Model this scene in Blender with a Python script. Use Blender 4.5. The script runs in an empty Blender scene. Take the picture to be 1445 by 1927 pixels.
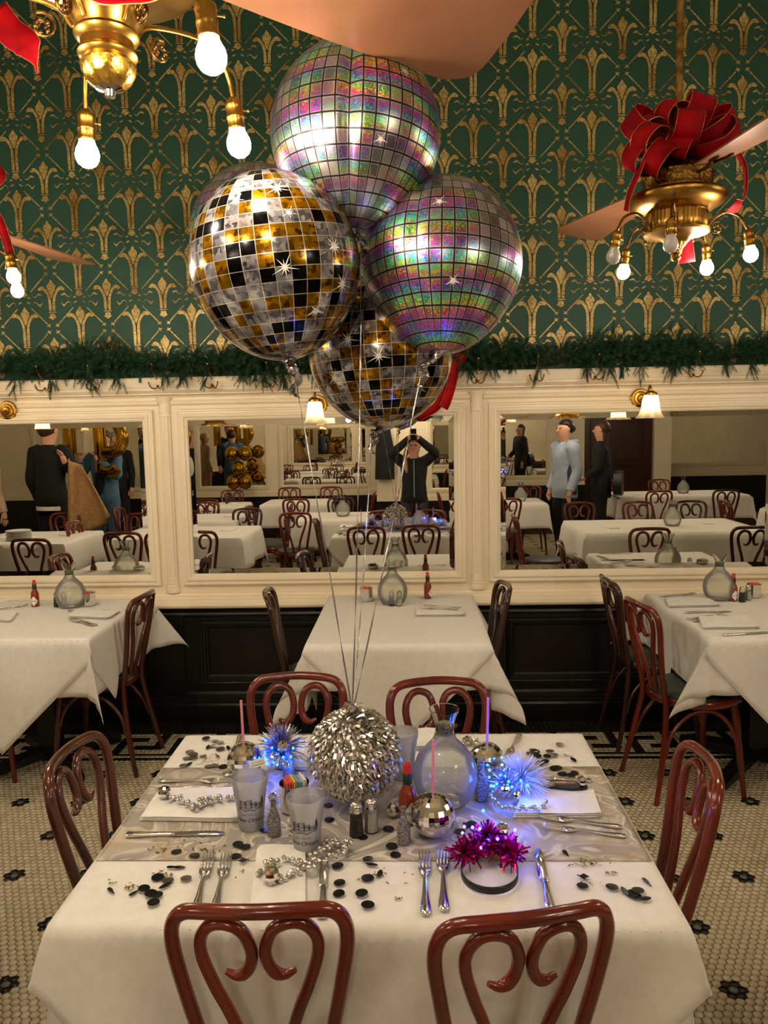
import bpy, bmesh, math, random
import numpy as np
from mathutils import Vector, Matrix, noise as mnoise

random.seed(7)
SC = bpy.context.scene
COL = SC.collection
PI = math.pi
R = math.radians
sin, cos = math.sin, math.cos

# ---------------------------------------------------------------- camera
CAM_H, YAW, PITCH, ROLL, FPX, IW, IH = 1.68, R(2.1), R(6.1), R(1.1), 1447.0, 1445.0, 1927.0
C0 = Vector((0, 0, CAM_H))
FW = Vector((-sin(YAW) * cos(PITCH), cos(YAW) * cos(PITCH), -sin(PITCH)))
_r0 = Vector((cos(YAW), sin(YAW), 0)); _u0 = _r0.cross(FW)
RT = _r0 * cos(ROLL) - _u0 * sin(ROLL)
UP = _u0 * cos(ROLL) + _r0 * sin(ROLL)
cam_d = bpy.data.cameras.new('camera'); cam = bpy.data.objects.new('camera', cam_d); COL.objects.link(cam)
cam_d.sensor_fit = 'VERTICAL'; cam_d.sensor_height = 36.0; cam_d.lens = 36.0 * FPX / IH
cam_d.clip_start = 0.02
m3 = Matrix((RT, UP, -FW)).transposed()
cam.matrix_world = Matrix.Translation(C0) @ m3.to_4x4()
SC.camera = cam

# ---------------------------------------------------------------- world, exposure
SC.view_settings.view_transform = 'Standard'; SC.view_settings.look = 'None'
SC.view_settings.gamma = 1.0; SC.view_settings.exposure = 0.66; SC.view_settings.use_curve_mapping = False
SC.cycles.max_bounces = 7; SC.cycles.diffuse_bounces = 3; SC.cycles.glossy_bounces = 5
SC.cycles.transmission_bounces = 6; SC.cycles.use_adaptive_sampling = True; SC.cycles.adaptive_threshold = .04; SC.cycles.transparent_max_bounces = 8
SC.cycles.sample_clamp_indirect = 6.0; SC.cycles.caustics_reflective = False; SC.cycles.caustics_refractive = False
SC.cycles.blur_glossy = 0.5
SC.cycles.use_denoising = True
wd = bpy.data.worlds.new('world'); SC.world = wd; wd.use_nodes = True
wd.node_tree.nodes['Background'].inputs[0].default_value = (0.9, 0.7, 0.5, 1)
wd.node_tree.nodes['Background'].inputs[1].default_value = 0.02
BULB = 200.0        # radiance of a lit bulb

def ray(x, y): return FW + RT * ((x - IW / 2) / FPX) + UP * ((IH / 2 - y) / FPX)
def at_y(x, y, v): d = ray(x, y); return C0 + d * (v / d.y)
def at_z(x, y, v): d = ray(x, y); return C0 + d * ((v - CAM_H) / d.z)
def lin(c):
    c = c.lstrip('#'); o = []
    for i in (0, 2, 4):
        s = int(c[i:i + 2], 16) / 255
        o.append(s / 12.92 if s <= .04045 else ((s + .055) / 1.055) ** 2.4)
    return (o[0], o[1], o[2], 1)

# ---------------------------------------------------------------- materials
MATS = {}
def new_mat(name):
    m = bpy.data.materials.new(name); m.use_nodes = True
    nt = m.node_tree; b = nt.nodes['Principled BSDF']
    MATS[name] = m
    return m, nt, b
def nd(nt, t, **k):
    n = nt.nodes.new(t)
    for a, v in k.items():
        if a.startswith('i_'):
            key = a[2:]
            n.inputs[int(key) if key.isdigit() else key.replace('_', ' ')].default_value = v
        else: setattr(n, a, v)
    return n
def ramp(nt, fac, stops, interp='LINEAR'):
    r = nt.nodes.new('ShaderNodeValToRGB'); cr = r.color_ramp; cr.interpolation = interp
    while len(cr.elements) > len(stops): cr.elements.remove(cr.elements[-1])
    while len(cr.elements) < len(stops): cr.elements.new(1)
    for e, (p, c) in zip(cr.elements, stops):
        e.position = p; e.color = lin(c) if isinstance(c, str) else c
    nt.links.new(fac, r.inputs[0])
    return r.outputs[0]
def mathn(nt, op, a, b=None, c=None):
    n = nt.nodes.new('ShaderNodeMath'); n.operation = op
    for i, v in enumerate((a, b, c)):
        if v is None: continue
        if isinstance(v, (int, float)): n.inputs[i].default_value = v
        else: nt.links.new(v, n.inputs[i])
    return n.outputs[0]
def coords(nt, kind='Object', scale=None):
    t = nt.nodes.new('ShaderNodeTexCoord').outputs[kind]
    if scale:
        mp = nt.nodes.new('ShaderNodeMapping'); mp.inputs['Scale'].default_value = scale
        nt.links.new(t, mp.inputs[0]); t = mp.outputs[0]
    return t
def mat(name, c1, c2=None, rough=.5, metal=0., scale=8., bump=0., bscale=None, coat=0., emit=None, es=1., trans=0., ior=1.45,
        alpha=1., detail=3., stretch=None, spec=.5, sheen=0., rvar=0., contrast=(.35, .65)):
    if name in MATS: return MATS[name]
    m, nt, b = new_mat(name)
    c2 = c2 or c1
    co = coords(nt, 'Object', stretch)
    nz = nd(nt, 'ShaderNodeTexNoise', i_Scale=scale, i_Detail=detail)
    nt.links.new(co, nz.inputs['Vector'])
    nt.links.new(ramp(nt, nz.outputs['Fac'], [(contrast[0], c1), (contrast[1], c2)]), b.inputs['Base Color'])
    b.inputs['Roughness'].default_value = rough; b.inputs['Metallic'].default_value = metal
    b.inputs['Specular IOR Level'].default_value = spec
    b.inputs['Coat Weight'].default_value = coat; b.inputs['Coat Roughness'].default_value = .08
    b.inputs['Transmission Weight'].default_value = trans; b.inputs['IOR'].default_value = ior
    b.inputs['Alpha'].default_value = alpha
    if sheen: b.inputs['Sheen Weight'].default_value = sheen
    if rvar:
        nt.links.new(ramp(nt, nz.outputs['Fac'], [(.3, (rough,) * 3 + (1,)), (.7, (rough + rvar,) * 3 + (1,))]), b.inputs['Roughness'])
    if emit:
        b.inputs['Emission Color'].default_value = lin(emit); b.inputs['Emission Strength'].default_value = es
    if bump:
        n2 = nd(nt, 'ShaderNodeTexNoise', i_Scale=bscale or scale * 4, i_Detail=2.)
        nt.links.new(co, n2.inputs['Vector'])
        bp = nd(nt, 'ShaderNodeBump', i_Strength=bump, i_Distance=.01)
        nt.links.new(n2.outputs['Fac'], bp.inputs['Height']); nt.links.new(bp.outputs[0], b.inputs['Normal'])
    return m

# ---------------------------------------------------------------- mesh builder
def crv(pts, n=8, closed=False):
    """Catmull-Rom through pts"""
    P = [Vector(p) for p in pts]; out = []; N = len(P)
    rng = range(N if closed else N - 1)
    for i in rng:
        p1, p2 = P[i], P[(i + 1) % N]
        p0 = P[(i - 1) % N] if (closed or i > 0) else p1 * 2 - p2
        p3 = P[(i + 2) % N] if (closed or i + 2 < N) else p2 * 2 - p1
        for k in range(n):
            t = k / n
            out.append(.5 * ((2 * p1) + (p2 - p0) * t + (2 * p0 - 5 * p1 + 4 * p2 - p3) * t * t + (3 * p1 - p0 - 3 * p2 + p3) * t ** 3))
    if not closed: out.append(P[-1].copy())
    return out
def lerp(a, b, t): return a + (b - a) * t

class MB:
    def __init__(s): s.v = []; s.f = []; s.m = []
    def add(s, vs, fs, mi=0, M=None):
        o = len(s.v)
        if M is not None: vs = [M @ Vector(v) for v in vs]
        s.v.extend([tuple(v) for v in vs]); s.f.extend([tuple(i + o for i in f) for f in fs]); s.m.extend([mi] * len(fs))
        return s
    def box(s, x0, x1, y0, y1, z0, z1, mi=0, M=None):
        vs = [(x, y, z) for z in (z0, z1) for y in (y0, y1) for x in (x0, x1)]
        return s.add(vs, [(0, 2, 3, 1), (4, 5, 7, 6), (0, 1, 5, 4), (2, 6, 7, 3), (0, 4, 6, 2), (1, 3, 7, 5)], mi, M)
    def cbox(s, c, d, mi=0, M=None):
        return s.box(c[0] - d[0] / 2, c[0] + d[0] / 2, c[1] - d[1] / 2, c[1] + d[1] / 2, c[2] - d[2] / 2, c[2] + d[2] / 2, mi, M)
    def tube(s, pts, r, seg=8, closed=False, mi=0, caps=True, flat=None, M=None, up=None):
        P = [Vector(p) for p in pts]; n = len(P)
        rr = r if isinstance(r, (list, tuple)) else [r] * n
        T = []
        for i in range(n):
            a = P[(i - 1) % n] if (closed or i > 0) else P[i]
            b = P[(i + 1) % n] if (closed or i < n - 1) else P[i]
            t = b - a
            T.append(t.normalized() if t.length > 1e-9 else Vector((0, 0, 1)))
        N = Vector(up) if up else (Vector((0, 0, 1)) if abs(T[0].z) < .9 else Vector((1, 0, 0)))
        vs = []; fl = flat or 1.
        for i in range(n):
            N = N - T[i] * N.dot(T[i])
            if N.length < 1e-6: N = T[i].orthogonal()
            N.normalize(); B = T[i].cross(N)
            if up:
                pass
            for k in range(seg):
                a = 2 * PI * k / seg
                vs.append(P[i] + (N * (cos(a) * fl) + B * sin(a)) * rr[i])
        fs = []
        for i in range(n if closed else n - 1):
            j = (i + 1) % n
            for k in range(seg):
                l = (k + 1) % seg
                fs.append((i * seg + k, i * seg + l, j * seg + l, j * seg + k))
        if caps and not closed:
            fs.append(tuple(range(seg - 1, -1, -1))); fs.append(tuple((n - 1) * seg + k for k in range(seg)))
        return s.add(vs, fs, mi, M)
    def lathe(s, prof, seg=24, c=(0, 0, 0), mi=0, M=None, wave=None, cap=False):
        vs = []; rows = []
        for j, (r, z) in enumerate(prof):
            if r < 1e-6:
                rows.append([len(vs)]); vs.append((c[0], c[1], c[2] + z))
            else:
                row = []
                for k in range(seg):
                    a = 2 * PI * k / seg
                    q = wave(a, j, r, z) if wave else r
                    row.append(len(vs)); vs.append((c[0] + q * cos(a), c[1] + q * sin(a), c[2] + z))
                rows.append(row)
        fs = []
        for a, b in zip(rows, rows[1:]):
            for k in range(seg):
                l = (k + 1) % seg
                if len(a) == 1 and len(b) == 1: continue
                if len(a) == 1: fs.append((a[0], b[l], b[k]))
                elif len(b) == 1: fs.append((a[k], a[l], b[0]))
                else: fs.append((a[k], a[l], b[l], b[k]))
        if cap:
            if len(rows[0]) > 1: fs.append(tuple(reversed(rows[0])))
            if len(rows[-1]) > 1: fs.append(tuple(rows[-1]))
        return s.add(vs, fs, mi, M)
    def ball(s, c, r, seg=12, rings=8, mi=0, sc=(1, 1, 1), M=None):
        T = Matrix.Translation(c) @ Matrix.Diagonal((sc[0], sc[1], sc[2], 1))
        if M is not None: T = M @ T
        return s.lathe([(r * sin(PI * i / rings), -r * cos(PI * i / rings)) for i in range(rings + 1)], seg, mi=mi, M=T)
    def prism(s, poly, z0, z1, mi=0, M=None, mtop=None):
        n = len(poly)
        a = sum(poly[i][0] * poly[(i + 1) % n][1] - poly[(i + 1) % n][0] * poly[i][1] for i in range(n))
        if a < 0: poly = poly[::-1]
        vs = [(x, y, z0) for x, y in poly] + [(x, y, z1) for x, y in poly]
        fs = [(i, (i + 1) % n, n + (i + 1) % n, n + i) for i in range(n)] + [tuple(range(n - 1, -1, -1))]
        s.add(vs, fs + [tuple(range(n, 2 * n))], mi, M)
        if mtop is not None: s.m[-1] = mtop
        return s
    def grid(s, nu, nv, fn, mi=0, cu=False, cv=False, M=None):
        vs = [fn(i / (nu if cu else nu - 1), j / (nv if cv else nv - 1)) for j in range(nv) for i in range(nu)]
        fs = []
        for j in range(nv if cv else nv - 1):
            for i in range(nu if cu else nu - 1):
                i2, j2 = (i + 1) % nu, (j + 1) % nv
                fs.append((j * nu + i, j * nu + i2, j2 * nu + i2, j2 * nu + i))
        return s.add(vs, fs, mi, M)
    def extrude_x(s, prof, x0, x1, mi=0, M=None):
        """prof: closed (y,z) polygon"""
        n = len(prof)
        vs = [(x0, y, z) for y, z in prof] + [(x1, y, z) for y, z in prof]
        fs = [(i, (i + 1) % n, n + (i + 1) % n, n + i) for i in range(n)] + [tuple(range(n - 1, -1, -1)), tuple(range(n, 2 * n))]
        return s.add(vs, fs, mi, M)
    def mesh(s, name, mats, smooth=True, ang=40):
        me = bpy.data.meshes.new(name); me.from_pydata(s.v, [], s.f)
        for m in (mats if isinstance(mats, (list, tuple)) else [mats]): me.materials.append(m)
        if any(s.m): me.polygons.foreach_set('material_index', s.m)
        me.validate(); me.update()
        bm = bmesh.new(); bm.from_mesh(me); bmesh.ops.recalc_face_normals(bm, faces=bm.faces); bm.to_mesh(me); bm.free()
        if smooth:
            me.polygons.foreach_set('use_smooth', [True] * len(me.polygons)); me.set_sharp_from_angle(angle=R(ang))
        return me
    def build(s, name, mats, parent=None, smooth=True, loc=None, rot=None, ang=40):
        return obj(name, s.mesh(name, mats, smooth, ang), parent, loc, rot)
def obj(name, me, parent=None, loc=None, rot=None):
    o = bpy.data.objects.new(name, me); COL.objects.link(o)
    if loc is not None: o.location = loc
    if rot is not None: o.rotation_euler = rot
    if parent is not None: o.parent = parent
    return o
def tag(o, label=None, cat=None, group=None, kind=None):
    for k, v in (('label', label), ('category', cat), ('group', group), ('kind', kind)):
        if v: o[k] = v
    return o
def thing(name, label, cat, loc=(0, 0, 0), rz=0., group=None, rot=None):
    o = bpy.data.objects.new(name, None); COL.objects.link(o)
    o.empty_display_size = .05
    o.location = loc; o.rotation_euler = rot or (0, 0, rz)
    return tag(o, label, cat, group)
def kids(o): return [c for c in bpy.data.objects if c.parent == o]
def copy_tree(o, parent=None, loc=None, rz=None, label=None, group=None, rot=None):
    c = o.copy(); COL.objects.link(c); c.parent = parent
    if loc is not None: c.location = loc
    if rz is not None: c.rotation_euler = (0, 0, rz)
    if rot is not None: c.rotation_euler = rot
    if label: c['label'] = label
    if group: c['group'] = group
    for k in TREE.get(o.name) or kids(o): copy_tree(k, c)
    return c
TREE = {}
def freeze(o):
    ks = kids(o); TREE[o.name] = ks
    for k in ks: freeze(k)
def struct(o): o['kind'] = 'structure'; return o
def stuff(o): o['kind'] = 'stuff'; return o
# ================================================================ STRUCTURE
D = 4.38            # mirror plane
M_cream = mat('cream_paint', '#ecdfc3', '#e6d6b6', rough=.42, scale=3, bump=.05, bscale=60)
M_black = mat('black_wainscot_paint', '#0c0b0a', '#100e0c', rough=.3, scale=5, bump=.08, bscale=40)
M_grout = mat('tile_grout', '#1c1510', '#2a2019', rough=.9, scale=40)
M_tile = mat('cream_hex_tile', '#d9cbae', '#c6b593', rough=.28, scale=22, detail=2)
M_tile_black = mat('black_tile', '#12120f', '#1d1d18', rough=.25, scale=30)
M_tile_green = mat('grey_green_tile', '#6e7563', '#59604f', rough=.3, scale=30)
M_square = mat('cream_square_tile', '#cfc4a8', '#b9ab8a', rough=.35, scale=50)
def mk_paper():
    m, nt, b = new_mat('green_wallpaper')
    nz = nd(nt, 'ShaderNodeTexNoise', i_Scale=1.4, i_Detail=3.); nt.links.new(coords(nt), nz.inputs['Vector'])
    nt.links.new(ramp(nt, nz.outputs['Fac'], [(.3, '#143d2b'), (.7, '#184834')]), b.inputs['Base Color'])
    b.inputs['Roughness'].default_value = .62
    return m
M_paper = mk_paper()
def mk_gilt():
    m, nt, b = new_mat('worn_gilt_print')
    g = nd(nt, 'ShaderNodeNewGeometry')
    n1 = nd(nt, 'ShaderNodeTexNoise', i_Scale=95., i_Detail=4., i_Roughness=.7); nt.links.new(g.outputs['Position'], n1.inputs['Vector'])
    n2 = nd(nt, 'ShaderNodeTexNoise', i_Scale=5., i_Detail=2.); nt.links.new(g.outputs['Position'], n2.inputs['Vector'])
    c1 = ramp(nt, n1.outputs['Fac'], [(.32, '#4a4628'), (.42, '#9c8a50'), (.55, '#c2a966'), (.72, '#dcc78a')])
    c2 = ramp(nt, n2.outputs['Fac'], [(.4, '#ffffff'), (.65, '#c0ad80')])
    mx = nd(nt, 'ShaderNodeMix', data_type='RGBA', blend_type='MULTIPLY'); mx.inputs[0].default_value = 1.
    nt.links.new(c1, mx.inputs[6]); nt.links.new(c2, mx.inputs[7])
    nt.links.new(mx.outputs[2], b.inputs['Base Color'])
    b.inputs['Roughness'].default_value = .45; b.inputs['Metallic'].default_value = .35
    return m
M_gilt = mk_gilt()
M_gilt_line = mat('dark_print_outline', '#16281c', '#1d2a18', rough=.6, scale=30)
M_mirror = mat('silvered_mirror_glass', '#e9e7df', '#e4e3da', rough=.005, metal=1., scale=1.5)

def np_mesh(name, verts, groups, mats, smooth=False):
    """groups: list of (faces array (n,k), material index)"""
    me = bpy.data.meshes.new(name)
    loops = np.concatenate([g.reshape(-1) for g, _ in groups]); tot = np.concatenate([np.full(len(g), g.shape[1]) for g, _ in groups])
    st = np.concatenate([[0], np.cumsum(tot)[:-1]]); mi = np.concatenate([np.full(len(g), i) for g, i in groups])
    me.vertices.add(len(verts)); me.vertices.foreach_set('co', np.asarray(verts, np.float32).reshape(-1))
    me.loops.add(len(loops)); me.loops.foreach_set('vertex_index', loops.astype(np.int32))
    me.polygons.add(len(tot)); me.polygons.foreach_set('loop_start', st.astype(np.int32)); me.polygons.foreach_set('loop_total', tot.astype(np.int32))
    for m in mats: me.materials.append(m)
    me.polygons.foreach_set('material_index', mi.astype(np.int32))
    me.update(calc_edges=True); me.validate()
    return me

XL, XR, YB, ZC = -7.0, 7.8, -8.2, 4.35     # room limits
floor = struct(MB().box(XL, XR, YB, 4.6, -.12, -.0025).build('floor', M_grout, smooth=False))
struct(MB().box(XL, XR, YB, 4.6, ZC, ZC + .1).build('ceiling', mat('ceiling_paint', '#e8dcc2', '#dfd1b3', rough=.7, scale=2), smooth=False))
struct(MB().box(XL - .12, XL, YB, 4.6, 0, ZC).build('wall_left', M_cream, smooth=False))
struct(MB().box(XR, XR + .12, YB, 4.6, 0, ZC).build('wall_right', M_cream, smooth=False))

# ---- hexagonal tiles
PX, PY, FX0, FY0 = .02768, .02437, .937, 3.626
def hexes(x0, x1, y0, y1):
    j0, j1 = math.ceil((y0 - FY0) / PY), math.floor((y1 - FY0) / PY)
    i0, i1 = math.ceil((x0 - FX0) / PX), math.floor((x1 - FX0) / PX)
    jj, ii = np.meshgrid(np.arange(j0, j1 + 1), np.arange(i0, i1 + 1), indexing='ij')
    jj, ii = jj.ravel(), ii.ravel()
    odd = (jj % 2) != 0
    x = FX0 + (ii + .5 * odd) * PX; y = FY0 + jj * PY
    fi, fj = np.mod(ii, 10), np.mod(jj, 12)
    cen = (fi == 0) & (fj == 0)
    pet = ((fj == 0) & ((fi == 1) | (fi == 9))) | (((fj == 1) | (fj == 11)) & ((fi == 0) | (fi == 9)))
    return x, y, np.where(cen, 2, np.where(pet, 1, 0))
def hex_mesh(name, x, y, c, sides=True, jit=True):
    n = len(x); rr = .905 * PX / math.sqrt(3)
    a = np.radians(30 + 60 * np.arange(6)); hx, hy = rr * np.cos(a), rr * np.sin(a) * PY / (PX * .866)
    z = np.random.RandomState(3).uniform(-.0004, .0004, n) if jit else np.zeros(n)
    top = np.stack([x[:, None] + hx * .95, y[:, None] + hy * .95, np.repeat(z[:, None], 6, 1)], 2)
    if not sides:
        v = top.reshape(-1, 3); F = np.arange(6 * n).reshape(n, 6)
        return np_mesh(name, v, [(F[c == k], k) for k in range(3) if (c == k).any()], [M_tile, M_tile_black, M_tile_green])
    bot = np.stack([x[:, None] + hx, y[:, None] + hy, np.full((n, 6), -.0026)], 2)
    v = np.concatenate([top, bot], 1).reshape(-1, 3)
    b = (np.arange(n) * 12)[:, None]
    T = b + np.arange(6)[None]
    S = np.stack([np.stack([b[:, 0] + 6 + k, b[:, 0] + 6 + (k + 1) % 6, b[:, 0] + (k + 1) % 6, b[:, 0] + k], 1) for k in range(6)], 1).reshape(-1, 4)
    cs = np.repeat(c, 6)
    g = [(T[c == k], k) for k in range(3) if (c == k).any()] + [(S[cs == k], k) for k in range(3) if (c == k).any()]
    return np_mesh(name, v, g, [M_tile, M_tile_black, M_tile_green])
hx, hy, hc = hexes(-2.9, 2.9, .95, 3.775)
dv = np.stack([hx, hy, np.full_like(hx, -CAM_H)], 1)
zc = dv @ np.array(FW); px = IW / 2 + FPX * (dv @ np.array(RT)) / zc; py = IH / 2 - FPX * (dv @ np.array(UP)) / zc
lx = 350 - (py - 1390) * .625; rx = 1105 + (py - 1390) * .50
vis = (px > 4) & (px < 1441) & (py < 1923) & ((px < lx - 8) | (px > rx + 12)) & ~((px < 300) & (px > 75) & (py < 1700) & (px > 85 + (1400 - py) * -.3) & False)
order = np.argsort(-np.where(vis, py, -1e9))[:300]
near = np.zeros(len(hx), bool); near[order] = True
zero = np.zeros(1)
tile_me = [hex_mesh('tile', zero, zero, np.array([k]), jit=False) for k in range(3)]
for i in order:
    o = obj('tile', tile_me[hc[i]], floor, (hx[i], hy[i], random.uniform(-.0004, .0004)))
r_ = ~near
stuff(obj('hex_tiling', hex_mesh('hex_tiling', hx[r_], hy[r_], hc[r_]), floor))
x2, y2, c2 = hexes(-4.2, 5.2, -3.3, .93)
stuff(obj('far_hex_tiling', hex_mesh('far_hex_tiling', x2, y2, c2, sides=False), floor))

# ---- Greek key border of small square tiles
KEY = ["11111.", "1...1.", "1.111.", "1.1...", "1.1111"]
U = .0511
sq = {0: [], 1: []}
def add_sq(x, y, w, h, k): sq[k].append((x, y, w, h))
yt = 4.129
per = 6 * U
for pz in range(-16, 8):
    bx = 1.085 + pz * per
    if bx < -3.4 or bx > 3.2: continue
    for r in range(5):
        for c in range(6):
            k = 0 if KEY[r][c] == '1' else 1
            for a in range(2):
                for b_ in range(2):
                    add_sq(bx + (c + a / 2 + .25) * U, yt - (r + b_ / 2 + .25) * .0527, U / 2, .0264, k)
xs = np.arange(-3.3, 3.3, U / 2)
for x in xs:
    add_sq(x, 3.853, U / 2, .022, 1); add_sq(x, 3.828, U / 2, .026, 0); add_sq(x, 3.797, U / 2, .034, 1)
    for q in range(6): add_sq(x, 4.143 + q * .0264, U / 2, .0264, 1)
for k, nm, m in ((0, 'cream_key_tiles', M_square), (1, 'black_key_tiles', M_tile_black)):
    a = np.array(sq[k]); n = len(a)
    ox = np.array([-1, 1, 1, -1]) * .5 * .93; oy = np.array([-1, -1, 1, 1]) * .5 * .93
    t = np.stack([a[:, :1] + a[:, 2:3] * ox * .97, a[:, 1:2] + a[:, 3:4] * oy * .97, np.zeros((n, 4))], 2)
    bt = np.stack([a[:, :1] + a[:, 2:3] * ox, a[:, 1:2] + a[:, 3:4] * oy, np.full((n, 4), -.0026)], 2)
    v = np.concatenate([t, bt], 1).reshape(-1, 3); b = (np.arange(n) * 8)[:, None]
    T = b + np.arange(4)[None]
    S = np.stack([np.stack([b[:, 0] + 4 + i, b[:, 0] + 4 + (i + 1) % 4, b[:, 0] + (i + 1) % 4, b[:, 0] + i], 1) for i in range(4)], 1).reshape(-1, 4)
    stuff(obj(nm, np_mesh(nm, v, [(T, 0), (S, 0)], [m]), floor))

# ---- mirror wall
WX0, WX1 = -5.0, 5.4
PIL0, PSP = -1.403, 1.776
wall = struct(MB().box(XL, XR, 4.41, 4.6, 1.9, ZC).build('wall_back', M_paper, smooth=False))
# fleur-de-lis motif, flat gilt print lying on the paper (x across, y up)
def mirror_poly(p): return [(-x, y) for x, y in p][::-1]
def motif(tall):
    mb = MB()
    X = .045 if tall else 0.
    def zz(p): return [(x, z + (X if z > .06 else 0)) for x, z in p]
    def flat(poly, z=.0012, mi=0): mb.prism(poly, 0, z, mi)
    def ccw(p):
        s_ = sum(p[i][0] * p[(i + 1) % len(p)][1] - p[(i + 1) % len(p)][0] * p[i][1] for i in range(len(p)))
        return p if s_ > 0 else p[::-1]
    def outline(poly, e=.003):
        out = []; n = len(poly)
        for i in range(n):
            a, b, c = Vector(poly[i - 1]), Vector(poly[i]), Vector(poly[(i + 1) % n])
            t = (c - a).normalized(); out.append(tuple(b + Vector((t.y, -t.x)) * e))
        return out
    def sm(p, n=3): return [(v.x, v.y) for v in crv([(x, y, 0) for x, y in p], n, True)]
    petal = sm(zz([(0, .222), (.011, .204), (.025, .187), (.022, .168), (.012, .146), (.0, .118), (-.012, .146), (-.022, .168), (-.025, .187), (-.011, .204)]))
    wing = sm(zz([(.0032, .05), (.004, .09), (.008, .122), (.017, .146), (.0275, .165), (.04, .179), (.057, .185), (.07, .178), (.079, .164), (.066, .16), (.052, .1625), (.041, .156), (.032, .143), (.0235, .122), (.0195, .09), (.0185, .05)]), 2)
    ring = [(-.0215, .037), (.0215, .037), (.0215, .0425), (-.0215, .0425)]
    foot = sm([(-.013, .031), (.013, .031), (.017, .016), (.025, .01), (.012, .004), (0, -.004), (-.012, .004), (-.025, .01), (-.017, .016)], 2)
    for p in (petal, wing, mirror_poly(wing), foot): mb.prism(outline(ccw(p)), 0, .0006, 1)
    for p in (petal, wing, mirror_poly(wing), ring, foot): flat(p)
    def bar(a, b, w=.0032):
        a, b = Vector(a), Vector(b); t = (b - a).normalized(); nn = Vector((-t.y, t.x)) * w
        flat([tuple(a - nn), tuple(b - nn * .8), tuple(b + nn * .8), tuple(a + nn)])
    for sgn in (1, -1):
        if not tall:
            bar((sgn * .036, .241), (sgn * .12, .155)); bar((sgn * .036, .3), (sgn * .12, .386))
            for cy, up in ((.252, -1), (.289, 1)):
                star = []
                for k in range(12):
                    q = .017 if k % 3 == 0 else .0075
                    star.append((sgn * .0255 + q * cos(k * PI / 6 + .6), cy + q * .85 * sin(k * PI / 6 + .6)))
                flat(star)
        else:
            for path in ([(.048, .021), (.0495, .004), (.058, -.003), (.071, .001), (.08, .012), (.09, .012), (.104, .007)], [(.05, -.056), (.05, -.042), (.06, -.031), (.072, -.035), (.083, -.046), (.093, -.05), (.105, -.036)]):
                c = crv([(x, y, 0) for x, y in path], 4); N = len(c)
                w = [.0016 + .004 * max(0, min(1, (i / N - .3) * 2.2)) * (1 if i < N * .82 else max(.1, (1 - i / N) * 5)) for i in range(N)]
                l1 = [(sgn * p.x, p.y + q) for p, q in zip(c, w)]; l2 = [(sgn * p.x, p.y - q) for p, q in zip(c, w)]
                flat(l1 + l2[::-1])
            flat([(sgn * .016, -.003), (sgn * .033, -.012), (sgn * .036, -.005), (sgn * .026, .001)]); flat([(sgn * .014, -.031), (sgn * .03, -.04), (sgn * .037, -.036), (sgn * .02, -.026)])
    return mb.mesh('gilt_motif', [M_gilt, M_gilt_line], smooth=False)
mots = (motif(False), motif(True))
rot_w = (R(90), 0, 0)
MW, MH = .1597, .3225
for ci in range(-23, 14):
    x = .846 + ci * MW
    if x < -2.75 or x > 2.55: continue
    tall = ci % 2
    for rj in range(-4, 5):
        z = (2.792 if tall else 2.987) + rj * MH
        if z < 1.93 or z > 3.98: continue
        obj('gilt_motif', mots[tall], wall, (x, 4.4095, z), rot_w)

# cream panelling behind the mirrors
trim = struct(MB().box(XL, XR, 4.385, 4.6, .67, 1.9).build('trim_1', M_cream, smooth=False))
corn = [(4.45, 1.995), (4.318, 1.995), (4.308, 1.985), (4.312, 1.972), (4.322, 1.955), (4.325, 1.94), (4.331, 1.938), (4.333, 1.925), (4.342, 1.915), (4.352, 1.908),
        (4.352, 1.902), (4.372, 1.898), (4.384, 1.886), (4.45, 1.886)]
struct(MB().extrude_x(corn, XL, XR).build('trim_2', M_cream, ang=25))
rail = [(4.45, .672), (4.318, .672), (4.306, .68), (4.302, .692), (4.306, .704), (4.318, .712), (4.322, .722), (4.335, .726), (4.343, .735), (4.36, .742), (4.366, .752), (4.384, .756), (4.45, .756)]
struct(MB().extrude_x(rail, XL, XR).build('trim_3', M_cream, ang=25))
# pilasters
def pilaster(x):
    p = struct(bpy.data.objects.new('trim_pilaster', None)); COL.objects.link(p); p.location = (x, 4.385, 0)
    seg = 96; vs = []
    zs = (.845, 1.775)
    def rad(a): return .034 * (1 - .17 * (1 - abs(sin(a * 4.5)) ** .7))
    sec = [(rad(PI * k / seg) * cos(PI * k / seg), -rad(PI * k / seg) * .8 * sin(PI * k / seg)) for k in range(seg + 1)]
    mb = MB()
    mb.grid(seg + 1, 2, lambda u, v: (sec[round(u * seg)][0], sec[round(u * seg)][1], zs[0] if v < .5 else zs[1]))
    mb.build('shaft', M_cream, p, ang=30)
    b = [(.0, .757), (.043, .757), (.043, .785), (.040, .79), (.041, .797), (.037, .803), (.038, .81), (.0355, .816), (.0365, .822), (.034, .83), (.036, .838), (.033, .847), (0, .847)]
    MB().lathe(b, 32, M=Matrix.Diagonal((1, .8, 1, 1))).build('base', M_cream, p, ang=30)
    c = [(.0, 1.773), (.033, 1.773), (.036, 1.78), (.034, 1.787), (.034, 1.80), (.036, 1.806), (.034, 1.812), (.034, 1.83), (.036, 1.838), (.034, 1.845), (.037, 1.862), (.046, 1.875), (.05, 1.886), (0, 1.888)]
    MB().lathe(c, 32, M=Matrix.Diagonal((1, .8, 1, 1))).build('capital', M_cream, p, ang=30)
    return p
for k in (-2, -1, 0, 1, 2, 3): 
    if k not in (-2, 3): pilaster(PIL0 + k * PSP)

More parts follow.
